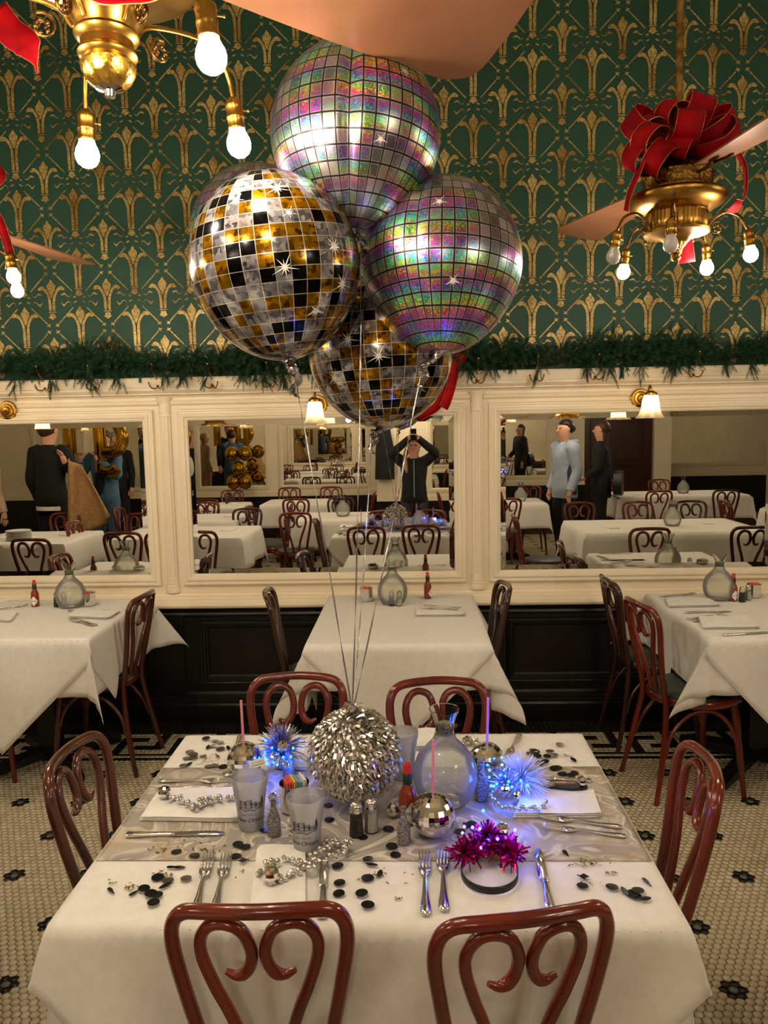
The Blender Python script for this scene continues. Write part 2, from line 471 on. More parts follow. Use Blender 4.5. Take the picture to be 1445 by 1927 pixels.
def mitre(x0, x1, z0, z1, prof, y, name, m, parent, into=-1):
    """four mitred moulding bars round an opening; prof: (t outward, p protrusion)"""
    cs = [(x0, z0, -1, -1), (x1, z0, 1, -1), (x1, z1, 1, 1), (x0, z1, -1, 1)]
    for a, b in ((0, 1), (1, 2), (2, 3), (3, 0)):
        mb = MB(); n = len(prof); vs = []
        for q in (cs[a], cs[b]):
            vs += [(q[0] + q[2] * t, y + into * p, q[1] + q[3] * t) for t, p in prof]
        mb.add(vs, [(i, i + 1, n + i + 1, n + i) for i in range(n - 1)])
        mb.build(name, m, parent, ang=25)
FPROF = [(0, 0), (0, .008), (.008, .014), (.017, .015), (.019, .021), (.027, .024), (.036, .024), (.04, .018), (.05, .017), (.054, .021), (.062, .02), (.067, .004), (.067, 0)]
MLAB = {-1: 'wide wall mirror on the left, reflecting a man in black', 0: 'wide wall mirror in the middle, reflecting the photographer',
        1: 'wide wall mirror on the right, reflecting a woman in a blue jacket'}
def wall_mirror(k):
    c = PIL0 + PSP / 2 + k * PSP
    x0, x1, z0, z1 = c - .757, c + .757, .865, 1.753
    t = thing('wall_mirror', MLAB.get(k, 'bevelled wall mirror beyond the edge of the picture'), 'mirror', (0, 0, 0), group='mirrors along the panelled wall')
    bw, rec = .03, .0022
    vs = [(x0, D + rec, z0), (x1, D + rec, z0), (x1, D + rec, z1), (x0, D + rec, z1),
          (x0 + bw, D, z0 + bw), (x1 - bw, D, z0 + bw), (x1 - bw, D, z1 - bw), (x0 + bw, D, z1 - bw)]
    MB().add(vs[4:], [(0, 1, 2, 3)]).build('mirror_glass', M_mirror, t, smooth=False)
    MB().add(vs, [(0, 1, 5, 4), (1, 2, 6, 5), (2, 3, 7, 6), (3, 0, 4, 7)]).build('bevel', M_mirror, t, smooth=False)
    mitre(x0, x1, z0, z1, FPROF, 4.384, 'frame_rail', M_cream, t)
    # bead moulding over the opening
    struct(MB().extrude_x([(4.386, 1.842), (4.376, 1.843), (4.371, 1.85), (4.376, 1.858), (4.374, 1.866), (4.386, 1.872)], c - PSP / 2 + .036, c + PSP / 2 - .036).build('trim_bead', M_cream, ang=30))
for k in (-1, 0, 1): wall_mirror(k)

# black wainscot
ws = struct(MB().box(XL, XR, 4.352, 4.6, 0, .672).build('wall_wainscot', M_black, smooth=False))
base = [(4.45, 0), (4.297, 0), (4.297, .1), (4.303, .112), (4.316, .118), (4.318, .13), (4.33, .135), (4.332, .15), (4.345, .155), (4.353, .17), (4.45, .17)]
struct(MB().extrude_x(base, XL, XR).build('baseboard_back', M_black, ang=25))
WPROF = [(0, 0), (.0, .006), (.006, .012), (.016, .014), (.02, .022), (.032, .024), (.04, .016), (.046, .018), (.05, .004), (.05, 0)]
for k in (-1, 0, 1):
    c = PIL0 + PSP / 2 + k * PSP
    mitre(c - .68, c + .68, .27, .55, WPROF, 4.353, 'panel_moulding', M_black, ws)
    MB().box(c - .62, c + .62, 4.344, 4.353, .33, .49).build('raised_panel', M_black, ws, smooth=False)
    struct(MB().box(c - PSP / 2 - .06, c - PSP / 2 + .06, 4.335, 4.353, .17, .66).build('trim_stile', M_black, smooth=False))
struct(MB().extrude_x([(4.353, .62), (4.338, .622), (4.33, .632), (4.335, .645), (4.328, .66), (4.353, .672)], XL, XR).build('trim_4', M_black, ang=25))
# ================================================================ CHAIRS
def wood(name, c1, c2, rough=.22):
    return mat(name, c1, c2, rough=rough, scale=6, stretch=(1, 1, .25), coat=.5, detail=4, bump=.03, bscale=50)
M_red = wood('red_mahogany_bentwood', '#7e2811', '#541809')
M_dark = wood('dark_walnut_bentwood', '#48230f', '#2d1409')
M_brown = wood('brown_walnut_bentwood', '#5e2a17', '#3f1a0e')
M_pad = mat('dark_green_leather', '#16241f', '#1b2c26', rough=.42, scale=14, bump=.06, bscale=120)
def lean(u, z):
    h = max(0., z - .45)
    y = -.185 - h * .17 - .028 * (1 - min(1, (u / .155) ** 2)) * (h / .43)
    if z < .45: y -= (.45 - z) ** 1.4 * .22
    return y
def chair_mesh():
    parts = []
    half = [(.175, 0), (.16, .12), (.137, .28), (.113, .42), (.108, .5), (.121, .6), (.139, .7), (.1525, .79), (.148, .84), (.125, .868), (.08, .876), (0, .879)]
    pts = half + [(-u, z) for u, z in half[-2::-1]]
    c = crv([(u, lean(u, z), z) for u, z in pts], 5)
    parts.append(('back_frame', MB().tube(c, [.0135 if p.z > .1 else .0115 for p in c], 10)))
    sc = [(.022, .455), (.036, .55), (.06, .645), (.083, .71), (.101, .775), (.1, .815), (.082, .843), (.055, .85), (.027, .836), (.0128, .798), (.0145, .766), (.026, .743), (.043, .7365), (.061, .745)]
    for s_ in (1, -1):
        q = crv([(s_ * u, lean(u, z) + .004, z) for u, z in sc], 5); n = len(q)
        parts.append(('scroll', MB().tube(q, [.0115 if i < n * .85 else .0115 * (1 - .6 * (i / n - .85) / .15) for i in range(n)], 8)))
    def seat_r(a): return .2 + .012 * cos(2 * a + PI) + .006 * sin(a)
    ring = MB()
    prof = [(.86, .425), (1, .425), (1.03, .433), (1.03, .452), (1, .46), (.86, .46)]
    ring.grid(40, 6, lambda u, v: (prof[round(v * 5)][0] * seat_r(2 * PI * u) * cos(2 * PI * u), prof[round(v * 5)][0] * seat_r(2 * PI * u) * sin(2 * PI * u) * .97, prof[round(v * 5)][1]), cu=True)
    parts.append(('seat_frame', ring))
    pad = MB(); pp = [(1, .455), (1.005, .465), (.98, .474), (.9, .481), (.6, .488), (.3, .49), (.02, .491)]
    pad.grid(40, 7, lambda u, v: (pp[round(v * 6)][0] * .985 * seat_r(2 * PI * u) * cos(2 * PI * u), pp[round(v * 6)][0] * .985 * seat_r(2 * PI * u) * sin(2 * PI * u) * .97, pp[round(v * 6)][1]), cu=True)
    parts.append(('seat_pad', pad))
    for s_ in (1, -1):
        parts.append(('leg', MB().tube(crv([(s_ * .135, .125, .44), (s_ * .148, .145, .25), (s_ * .165, .17, 0)], 5), [.0165] * 4 + [.015] * 4 + [.0125] * 3, 10)))
        parts.append(('brace', MB().tube(crv([(s_ * .15, .15, .2), (s_ * .152, .1, .33), (s_ * .15, .02, .40), (s_ * .135, -.08, .39), (s_ * .133, -.17, .30), (s_ * .15, -.205, .2)], 4), .0095, 8)))
    parts.append(('brace', MB().tube(crv([(-.15, .152, .2), (-.105, .152, .34), (0, .15, .405), (.105, .152, .34), (.15, .152, .2)], 4), .0095, 8)))
    return parts
_cp = chair_mesh()
def chair_proto(woodm, key):
    t = thing('bentwood_chair', '', 'chair', (0, 0, -20))
    for n_, mb in _cp: mb.build(n_, M_pad if n_ == 'seat_pad' else woodm, t, ang=50)
    freeze(t); return t
PROTO = {'red': chair_proto(M_red, 'red'), 'dark': chair_proto(M_dark, 'dark'), 'brown': chair_proto(M_brown, 'brown')}
USED = set()
def chair(kind, x, y, face, label, group):
    """x,y: seat centre; face: direction the sitter looks, degrees from +Y anticlockwise"""
    p = PROTO[kind]
    if kind not in USED:
        USED.add(kind); p.location = (x, y, 0); p.rotation_euler = (0, 0, R(face)); p['label'] = label; p['group'] = group; return p
    return copy_tree(p, None, (x, y, 0), R(face), label, group)
def chair_b(kind, bx, by, face, label, group):
    """placed by the centre of the top rail"""
    a = R(face); d = .29
    return chair(kind, bx - sin(a) * d, by + cos(a) * d, face, label, group)

# ================================================================ TABLES
M_linen = mat('white_linen', '#e9e4da', '#e3ddd2', rough=.85, scale=40, bump=.03, bscale=400, sheen=.2)
M_iron = mat('black_cast_iron', '#0d0d0c', '#151412', rough=.4, scale=20)
M_core = mat('table_core_wood', '#4a3524', '#3a281a', rough=.6, scale=10)
TOP = .765
def table(cx, cy, a, b, label, group, feet=True):
    t = thing('dining_table', label, 'table', (cx, cy, 0), 0, group)
    MB().box(-a + .006, a - .006, -b + .006, b - .006, TOP - .034, TOP - .006).build('tabletop', M_core, t, smooth=False)
    MB().box(-.045, .045, -.045, .045, .06, TOP - .034).build('post', M_iron, t, smooth=False)
    for k in range(4):
        an = PI / 4 + k * PI / 2; L = min(.4, math.hypot(a, b) * .62)
        foot = MB().tube([(.03 * cos(an), .03 * sin(an), .075), (L * .8 * cos(an), L * .8 * sin(an), .045), (L * cos(an), L * sin(an), .028)], [.042, .036, .027], 6)
        foot.build('foot', M_iron, t, ang=30)
    return t
def drape_fn(a, b, r=.008, ear=.5, flare=.035, seed=0, earrot=(0, 0, 0, 0), top=TOP, flx=None):
    rs = random.Random(seed); ph = [rs.uniform(0, 6.28) for _ in range(8)]
    def bend(d, fl=None):          # distance past edge -> (out, down)
        flare_ = flare if fl is None else fl
        if d <= 0: return 0., 0.
        q = r * PI / 2
        if d < q: an = d / r; return r * sin(an), r * (1 - cos(an))
        e = d - q
        return r + e * flare_, r + e * (1 - flare_ * flare_ * .5)
    def f(x, y):
        sx, sy = (1 if x >= 0 else -1), (1 if y >= 0 else -1)
        dx, dy = abs(x) - a, abs(y) - b
        if dx <= 0 and dy <= 0:
            return (x, y, top + .0007 * sin(9 * x + ph[0]) * sin(8 * y + ph[1]))
        if dy <= 0:
            o, dn = bend(dx, flx); w = (.02 if flx is None else .003) * min(1, dn / .25) * sin(11 * y + ph[2] + sx) * min(1, (-dy) / .1)
            return (sx * (a + o + w), y * (1 + .0 * dn), top - dn)
        if dx <= 0:
            o, dn = bend(dy); w = .02 * min(1, dn / .25) * sin(10 * x + ph[3] + sy) * min(1, (-dx) / .1)
            return (x, sy * (b + o + w), top - dn)
        d = math.hypot(dx, dy); th = math.atan2(dy, dx); o, dn = bend(d)
        ci = (0 if sx > 0 else 1) + (0 if sy > 0 else 2)
        e = PI / 4 + R(earrot[ci]); k = ear * sin(2 * th) ** 1.3
        out = o * 1.0 + max(0, d - r) * k
        ang = lerp(th, e, min(1, sin(2 * th) * 1.6))
        z = top - dn * math.sqrt(max(.05, 1 - k * k))
        return (sx * (a + out * cos(ang)), sy * (b + out * sin(ang)), z)
    return f
def cloth(name, label, cx, cy, a, b, hx, hy, rot=0., n=64, lift=0., group=None, shift=(0, 0), m=None, rz=0., rest=(), **k):
    f = drape_fn(a + lift, b + lift, top=TOP + lift, **k); mb = MB(); ca, sa = cos(R(rot)), sin(R(rot))
    def g(u, v):
        p, q = (2 * u - 1) * hx, (2 * v - 1) * hy
        x, y, z = f(p * ca - q * sa + shift[0], p * sa + q * ca + shift[1])
        for sx, sy in rest:                     # cloth lying on a chair seat pushed under it
            d = math.hypot(x + cx - sx, y + cy - sy)
            if d < .24 and z < .496: z = lerp(.496 + lift, z, max(0, min(1, (d - .2) / .04)))
        return (x, y, z)
    mb.grid(n, n, g)
    o = mb.build(name, m or M_linen, None, ang=75); o.location = (cx, cy, 0); o.rotation_euler = (0, 0, rz)
    sd = o.modifiers.new('thickness', 'SOLIDIFY'); sd.thickness = .0014; sd.offset = 1
    return tag(o, label, 'tablecloth', group)

# --- the party table in front
FT = (-.1, 1.777, .587, .447)
table(*FT, 'party table in the foreground under two white cloths', 'dining tables')
cloth('tablecloth', 'long white undercloth of the party table, square to its edges', *FT, .595 + .3, .447 + .3, n=72, seed=1, ear=.05, flare=.015, group='white tablecloths')
cloth('tablecloth', 'white top cloth of the party table, lying cornerwise under the marbled runner', *FT, .85, .85, rot=45, n=90, lift=.004, seed=1, ear=.3, flare=.06, group='white tablecloths')
GC = 'chairs around the party table'
chair_b('red', -.275, 1.2, 2, 'red bentwood chair at the near side of the party table, left of its pair', GC)
chair_b('red', .185, 1.185, 12, 'red bentwood chair at the near side of the party table, right of its pair', GC)
chair_b('red', -.385, 2.46, 180, 'red bentwood chair behind the silver ball, left of its pair', GC)
chair_b('red', .07, 2.4, 184, 'red bentwood chair behind the water carafe on the far side of the party table', GC)
chair_b('brown', -.9, 1.86, -92, 'brown bentwood chair at the left end of the party table', GC)
chair_b('red', .705, 1.78, 85, 'red bentwood chair at the right end of the party table', GC)

# --- three tables along the mirror wall
GT, GW = 'dining tables', 'chairs at the tables along the mirror wall'
SEATS = {'mid': [(-.46, 3.81), (.2, 3.87)], 'left': [(-1.62, 3.77), (-2.13, 3.7)], 'right': [(1.29, 4.03), (1.285, 3.51)]}
WT = {'mid': (-.07, 3.69, .39, .49), 'left': (-1.875, 3.755, .4, .415), 'right': (1.66, 3.69, .395, .44)}
for k, (nm, lab) in enumerate((('mid', 'small table against the mirror wall behind the party table'), ('left', 'table by the mirror wall at the left edge'), ('right', 'table by the mirror wall at the right edge'))):
    c = WT[nm]
    table(*c, lab, GT)
    who = {'mid': 'middle', 'left': 'left', 'right': 'right'}[nm]
    cloth('tablecloth', 'white undercloth of the %s wall table with folded corners' % who, *c, .685, .685, n=48, seed=5 + k, ear=.55, group='white tablecloths',
          earrot={'mid': (0, 0, 0, 0), 'left': (0, 0, 10, 0), 'right': (0, 0, 0, -20)}[nm], rest=SEATS[nm], flx=.0)
    cloth('tablecloth', 'white top cloth laid cornerwise on the %s wall table' % who, *c, .67, .67, rot=45 if nm != 'right' else 43, n=56, lift=.004, seed=5 + k, ear=.4, flare=.05, rest=SEATS[nm], flx=.0, group='white tablecloths')
chair_b('dark', -.75, 3.78, -84, 'dark bentwood chair left of the middle wall table', GW)
chair_b('dark', .49, 3.9, 95, 'dark bentwood chair right of the middle wall table', GW)
chair_b('brown', -1.335, 3.76, 87, 'dark brown bentwood chair with green seat at the left wall table', GW)
chair_b('red', -2.42, 3.7, -90, 'red bentwood chair tucked behind the left wall table cloth', GW)
chair_b('dark', 1.0, 4.02, -88, 'dark bentwood chair by the mirror wall at the right wall table', GW)
chair_b('red', 1.0, 3.46, -80, 'red bentwood chair with green seat in front of the right wall table', GW)
# ================================================================ CEILING FANS WITH LAMPS
M_brass = mat('antique_brass', '#c79a45', '#8a6526', rough=.22, metal=1., scale=7, rvar=.15, detail=4)
M_brass_dk = mat('dark_brass', '#8a6836', '#4a3318', rough=.35, metal=1., scale=12, bump=.15, bscale=90)
M_emboss = mat('embossed_brass', '#b58a40', '#5d431c', rough=.3, metal=1., scale=60, bump=.6, bscale=130)
M_blade = mat('copper_painted_blade', '#a3704f', '#8a5a3c', rough=.38, metal=.25, scale=2.5, bump=.02, bscale=60)
M_velvet = mat('red_velvet_ribbon', '#b4000f', '#7d0009', rough=.7, scale=9, spec=.2)
M_wire = mat('gold_wire_edge', '#e0a070', '#c98050', rough=.4, metal=.6)
M_bulb_on = mat('lit_frosted_bulb', '#ffffff', rough=.5, emit='#ffedd4', es=BULB)
M_bulb_off = mat('unlit_frosted_bulb', '#e6e0d6', '#dcd5c8', rough=.35, emit=None, trans=.25)
M_steel = mat('polished_steel', '#d9d6cf', '#c2bdb4', rough=.12, metal=1., scale=14)
BZ = 2.262
BULB_PROF = [(0, -.0255), (.0095, -.024), (.0185, -.0175), (.0235, -.008), (.0245, .001), (.0225, .011), (.0175, .021), (.0145, .03), (.0135, .036)]
def fan_body(kit):
    if kit == 'acorn':
        return [(0, 2.276), (.009, 2.277), (.011, 2.287), (.024, 2.291), (.037, 2.302), (.045, 2.318), (.047, 2.331), (.043, 2.337), (.049, 2.341), (.0515, 2.346), (.049, 2.352), (.045, 2.355), (.0455, 2.368), (.054, 2.374),
                (.056, 2.379), (.052, 2.385), (.056, 2.395), (.064, 2.405), (.0655, 2.412), (.062, 2.418), (.066, 2.44), (.07, 2.455), (.1, 2.462), (.15, 2.47), (.166, 2.478), (.16, 2.49), (.12, 2.494)]
    return [(0, 2.254), (.011, 2.257), (.0175, 2.267), (.0145, 2.279), (.02, 2.283), (.024, 2.3), (.034, 2.312), (.038, 2.318), (.052, 2.332), (.085, 2.343), (.11, 2.348), (.114, 2.356), (.1, 2.364), (.103, 2.37),
            (.1045, 2.385), (.1045, 2.416), (.098, 2.424), (.13, 2.432), (.156, 2.446), (.168, 2.462), (.168, 2.472), (.158, 2.482), (.12, 2.486)]
M_acorn = mat('chased_gold_brass', '#d9ae4a', '#9c7426', rough=.26, metal=1., scale=16, bump=.25, bscale=70)
def ribbon(mb, pts, w, nrm, mi=0, edge=1, th=.0008):
    """flat ribbon with wired edges along pts; nrm gives the width direction at the start"""
    P = [Vector(p) for p in pts]; n = len(P); N = Vector(nrm)
    L, Rr = [], []
    for i in range(n):
        t = (P[min(i + 1, n - 1)] - P[max(i - 1, 0)]).normalized()
        N = (N - t * N.dot(t)).normalized()
        ww = w[i] if isinstance(w, list) else w
        L.append(P[i] - N * ww / 2); Rr.append(P[i] + N * ww / 2)
    mid = [p + (Vector((0, 0, 0))) for p in P]
    vs = L + mid + Rr
    fs = [(i, i + 1, n + i + 1, n + i) for i in range(n - 1)] + [(n + i, n + i + 1, 2 * n + i + 1, 2 * n + i) for i in range(n - 1)]
    mb.add(vs, fs, mi)
    if edge is not None:
        mb.tube(L, .0011, 4, mi=edge); mb.tube(Rr, .0011, 4, mi=edge)
def bow(label, loc, loops, tails, seed, group='velvet bows on the fans'):
    rs = random.Random(seed)
    t = thing('ribbon_bow', label, 'bow', loc, group=group)
    for az, el, L, w in loops:
        d = Vector((cos(R(az)) * cos(R(el)), sin(R(az)) * cos(R(el)), sin(R(el))))
        side = d.cross(Vector((0, 0, 1))).normalized(); upv = side.cross(d).normalized()
        a = rs.uniform(-.9, .9); b = (upv * cos(a) + side * sin(a)); wd = (side * cos(a) - upv * sin(a))
        path = [Vector((0, 0, 0)), d * L * .45 + b * L * .27, d * L * .85 + b * L * .32, d * L * 1.03 + b * L * .05, d * L * .85 - b * L * .2, d * L * .4 - b * L * .17, Vector((0, 0, 0))]
        mb = MB(); ribbon(mb, crv(path, 6), [w * (.35 + .65 * min(1, 2.6 * min(i, 36 - i) / 18)) for i in range(37)], wd)
        o = mb.build('loop', [M_velvet, M_wire], t, ang=80)
        o.modifiers.new('thickness', 'SOLIDIFY').thickness = .0009
    for path, w, nr in tails:
        mb = MB(); ribbon(mb, crv(path, 6), w, nr)
        o = mb.build('tail', [M_velvet, M_wire], t, ang=80)
        o.modifiers.new('thickness', 'SOLIDIFY').thickness = .0009
    return t
def fan(label, loc, arms, blades, kit, lit, bz=2.53, pole_tilt=(0, 0), tipw=.105, rootw=.05, blen=.8, ar=.238, pitch=9):
    """loc (x, y); arms: azimuths; lit: which arms shine"""
    t = thing('ceiling_fan', label, 'ceiling fan', (loc[0], loc[1], 0), group='ceiling fans with lamp arms')
    prof = fan_body(kit)
    if kit == 'acorn':
        MB().lathe(prof[3:8], 40, wave=lambda a, j, r, z: r * (1 + .03 * abs(sin(a * 4)) * (1 if 0 < j < 4 else 0))).build('acorn', M_acorn, t, ang=40)
        MB().lathe(prof[:4], 20).build('finial', M_steel, t)
        MB().lathe(prof[7:], 40).build('bell', M_brass, t, ang=40)
    else:
        MB().lathe(prof[:8], 32).build('finial', M_emboss, t, ang=40)
        MB().lathe(prof[7:13], 40).build('bell', M_brass, t, ang=40)
        MB().lathe(prof[12:17], 96, wave=lambda a, j, r, z: r * (1 + .012 * cos(48 * a))).build('ribbed_drum', M_brass, t, ang=30)
        MB().lathe(prof[16:], 48).build('dish', M_brass, t, ang=40)
    MB().lathe([(.119, 2.483), (.121, 2.487), (.121, 2.5), (.118, 2.505), (.118, 2.53), (.122, 2.535), (.122, 2.547), (.112, 2.552), (.1, 2.57), (.07, 2.585), (.03, 2.59), (.016, 2.6)], 60,
               wave=lambda a, j, r, z: r * (1 + (.02 * cos(24 * a) if j in (5, 6, 7) else 0))).build('motor_crown', M_emboss, t, ang=35)
    pl = MB(); zz = [2.59 + i * .01 for i in range(int((ZC - 2.59) / .01) + 2)]
    pl.grid(16, len(zz), lambda u, v: (lambda z, a: ((.0125 + .0018 * cos(3 * (a - z * 42))) * cos(a), (.0125 + .0018 * cos(3 * (a - z * 42))) * sin(a), z))(min(ZC, 2.59 + v * (len(zz) - 1) * .01), 2 * PI * u), cu=True)
    pl.build('pole', mat('gilt_rope_pole', '#a5834a', '#6d5226', rough=.45, metal=.7, scale=30), t, ang=60)
    for az in blades:
        out = [(.17, -rootw * .75), (.2, -rootw), (.45, -lerp(rootw, tipw, .55)), (.7, -tipw), (blen - .05, -tipw * 1.02), (blen - .008, -tipw * .8), (blen, -tipw * .35), (blen, tipw * .35), (blen - .012, tipw * .85), (blen - .06, tipw * 1.02),
               (.7, tipw), (.45, lerp(rootw, tipw, .55)), (.2, rootw), (.17, rootw * .75)]
        M = Matrix.Translation((0, 0, bz)) @ Matrix.Rotation(R(az), 4, 'Z') @ Matrix.Rotation(R(pitch), 4, 'X')
        poly = [(p.x, p.y) for p in crv([(x, y, 0) for x, y in out], 4, True)]
        b = MB().prism(poly, -.003, .003, M=M).build('blade', M_blade, t, smooth=False)
        br = MB()
        br.tube([M @ Vector(p) for p in ((.1, 0, -.01), (.16, 0, -.012), (.2, 0, -.008), (.24, .025, -.006), (.27, .022, -.005))], .006, 6)
        br.tube([M @ Vector(p) for p in ((.19, 0, -.009), (.23, -.025, -.007), (.26, -.024, -.005))], .006, 6)
        br.build('blade_bracket', M_brass_dk, b, ang=60)
    for i, az in enumerate(arms):
        a = R(az); e = Vector((cos(a), sin(a), 0))
        def P(r, z): return e * r + Vector((0, 0, z))
        hi = 2.41 if kit == 'acorn' else 2.385; r0 = .055 if kit == 'acorn' else .1
        path = crv([P(r0, hi - .02), P(r0 + .03, hi + .012), P(ar * .69, hi + .028), P(ar * .875, hi + .012), P(ar * .967, hi - .025), P(ar, BZ + .088)], 5)
        arm = MB().tube(path, .0048, 8).build('arm', M_brass_dk if kit != 'acorn' else M_brass, t, ang=60)
        sc_ = MB(); cx, cz = .105 + (.03 if kit != 'acorn' else 0), hi - .024
        spiral = [P(cx + (.024 - .0011 * k) * cos(k * .5 + 1.2), cz + (.024 - .0011 * k) * sin(k * .5 + 1.2)) for k in range(19)]
        sc_.tube(spiral, .0032, 6)
        for k in range(5): sc_.ball(P(cx + .011 * cos(k * 1.26), cz + .011 * sin(k * 1.26)), .005, 6, 4)
        sc_.build('scroll', M_brass_dk, arm, ang=70)
        tilt = Matrix.Translation(P(ar, BZ + .088)) @ Matrix.Rotation(R(-7), 4, Vector((0, 0, 1)).cross(e)) @ Matrix.Translation((0, 0, -.088))
        so = MB().lathe([(.004, .09), (.009, .088), (.0115, .084), (.0165, .08), (.018, .074), (.0168, .07), (.0168, .056), (.0178, .054), (.0178, .05), (.0168, .048), (.0168, .034), (.0175, .032), (.0165, .029), (.0135, .029)], 18, M=tilt)
        so.tube([tilt @ Vector((.016, 0, .062)), tilt @ Vector((.026, .004, .062))], .0016, 5); so.ball(tilt @ Vector((.027, .004, .062)), .003, 6, 4)
        so.build('socket', M_brass, arm, ang=40)
        MB().lathe(BULB_PROF, 20, M=tilt).build('bulb', M_bulb_on if lit[i] else M_bulb_off, arm, ang=60)
    return t
fan('brass ceiling fan with acorn finial and four glowing bulbs, nearest the camera', (-.525, 1.42), (121, 48, -36, -109, 195), (23, 203), 'acorn', (1, 1, 1, 1, 1), bz=2.525, tipw=.18, rootw=.062, blen=.82, pitch=-12, ar=.265)
fan('brass ceiling fan at upper right with a big red bow on top', (.95, 2.85), (-10, 45, 120, 197, -112), (104, 284), 'dish', (1, 1, 1, 0, 0), bz=2.535)
fan('ceiling fan at the left edge, mostly out of view, by a red bow', (-1.69, 2.9), (-12, 62, 140, 205, -85), (80, 260), 'dish', (1, 1, 1, 1, 1), bz=2.49)
for k, (x, y, a) in enumerate(((1.75, .1, 20), (-2.35, -.4, 60), (3.3, 2.35, 35), (-3.6, 2.2, 0), (-.3, -1.75, 80), (3.6, -1.8, 10))):  # extra fans out of view, added so their bulbs light the room
    fan('unseen ceiling fan added for its lamplight, number %s along' % 'one two three four five six'.split()[k], (x, y), (a, a + 72, a + 144, a + 216, a + 288), (a + 40, a + 220), 'dish', (1, 1, 1, 1, 1))
LOOPS = [(200, 25, .13, .07), (235, 50, .13, .07), (265, 20, .13, .075), (300, 55, .14, .075), (330, 25, .15, .07), (10, 40, .15, .07), (60, 40, .13, .07), (120, 45, .12, .07), (170, 60, .13, .07), (215, 2, .15, .065), (285, 80, .11, .06), (250, -5, .1, .07), (200, -12, .15, .07), (225, -22, .15, .06), (320, 5, .15, .07), (185, 35, .16, .07)]
bow('large red velvet bow with gold wired edges on the upper right fan', (.95, 2.85, 2.62), [(a, e, l * 1.35, w * 1.15) for a, e, l, w in LOOPS],
    [([(-.05, -.06, -.02), (-.14, -.1, -.04), (-.17, -.1, -.1), (-.185, -.07, -.15), (-.19, -.05, -.2)], .055, (.3, 1, 0)),
     ([(.05, -.03, -.01), (.15, -.06, .0), (.2, -.07, -.06), (.21, -.07, -.14), (.19, -.08, -.2), (.15, -.1, -.205)], .055, (.6, 1, 0)),
     ([(.02, .08, -.03), (.1, .17, -.15), (.1, .2, -.24), (.11, .2, -.33)], .06, (1, 0, 0))], 4)
def px_tail(pts, yy, o): return [at_y(x, y, yy) - Vector(o) for x, y in pts]
BO = (-.525, 1.42, 2.62)
bow('red velvet bow wound round the acorn fan at upper left', BO, LOOPS[:7],
    [(px_tail([(150, -60), (185, -8), (240, -4), (300, -14), (330, -70)], 1.3, BO), .032, (0, .3, 1)),
     (px_tail([(-10, 20), (20, 60), (45, 78), (58, 100), (66, 118), (71, 138)], 1.75, BO), [.062] * 16 + [.055, .045, .04, .035, .03, .025, .02, .016, .012, .008, .006, .005, .004, .004, .004], (1, 0, .4))], 8)
bow('red velvet bow at the left picture edge', (-1.62, 2.9, 2.58), [(a, e, l * 1.0, w) for a, e, l, w in LOOPS[2:9]],
    [([(.02, -.03, 0), (.12, -.05, -.09), (.15, -.05, -.17), (.165, -.05, -.24), (.16, -.05, -.29)], .03, (1, .3, 0))], 11)
# ================================================================ BALLOONS
def at_d(x, y, zc): return C0 + ray(x, y) * zc
NLON, NLAT = 36, 18
def sphere_uv(nt):
    """longitude / latitude cell coordinates from object space"""
    co = coords(nt); sp = nd(nt, 'ShaderNodeSeparateXYZ'); nt.links.new(co, sp.inputs[0])
    lon = mathn(nt, 'ARCTAN2', sp.outputs[0], mathn(nt, 'MULTIPLY', sp.outputs[1], -1.))
    hyp = mathn(nt, 'SQRT', mathn(nt, 'ADD', mathn(nt, 'POWER', sp.outputs[0], 2.), mathn(nt, 'POWER', sp.outputs[1], 2.)))
    lat = mathn(nt, 'ARCTAN2', sp.outputs[2], hyp)
    return co, lon, lat
def cells(nt, lon, lat, dlon, dlat):
    u = mathn(nt, 'DIVIDE', lon, R(dlon)); v = mathn(nt, 'DIVIDE', lat, R(dlat))
    fu, fv = mathn(nt, 'FRACT', mathn(nt, 'ADD', u, 100.)), mathn(nt, 'FRACT', mathn(nt, 'ADD', v, 100.))
    du = mathn(nt, 'ABSOLUTE', mathn(nt, 'SUBTRACT', fu, .5)); dv = mathn(nt, 'ABSOLUTE', mathn(nt, 'SUBTRACT', fv, .5))
    cu, cv = mathn(nt, 'FLOOR', mathn(nt, 'ADD', u, 100.)), mathn(nt, 'FLOOR', mathn(nt, 'ADD', v, 100.))
    cv3 = nd(nt, 'ShaderNodeCombineXYZ'); nt.links.new(cu, cv3.inputs[0]); nt.links.new(cv, cv3.inputs[1])
    return du, dv, cv3.outputs[0]
def mix(nt, f, a, b, blend='MIX'):
    m = nd(nt, 'ShaderNodeMix', data_type='RGBA', blend_type=blend)
    for s_, v in ((0, f), (6, a), (7, b)):
        if isinstance(v, (int, float)): m.inputs[s_].default_value = v
        elif isinstance(v, str): m.inputs[s_].default_value = lin(v)
        else: nt.links.new(v, m.inputs[s_])
    return m.outputs[2]
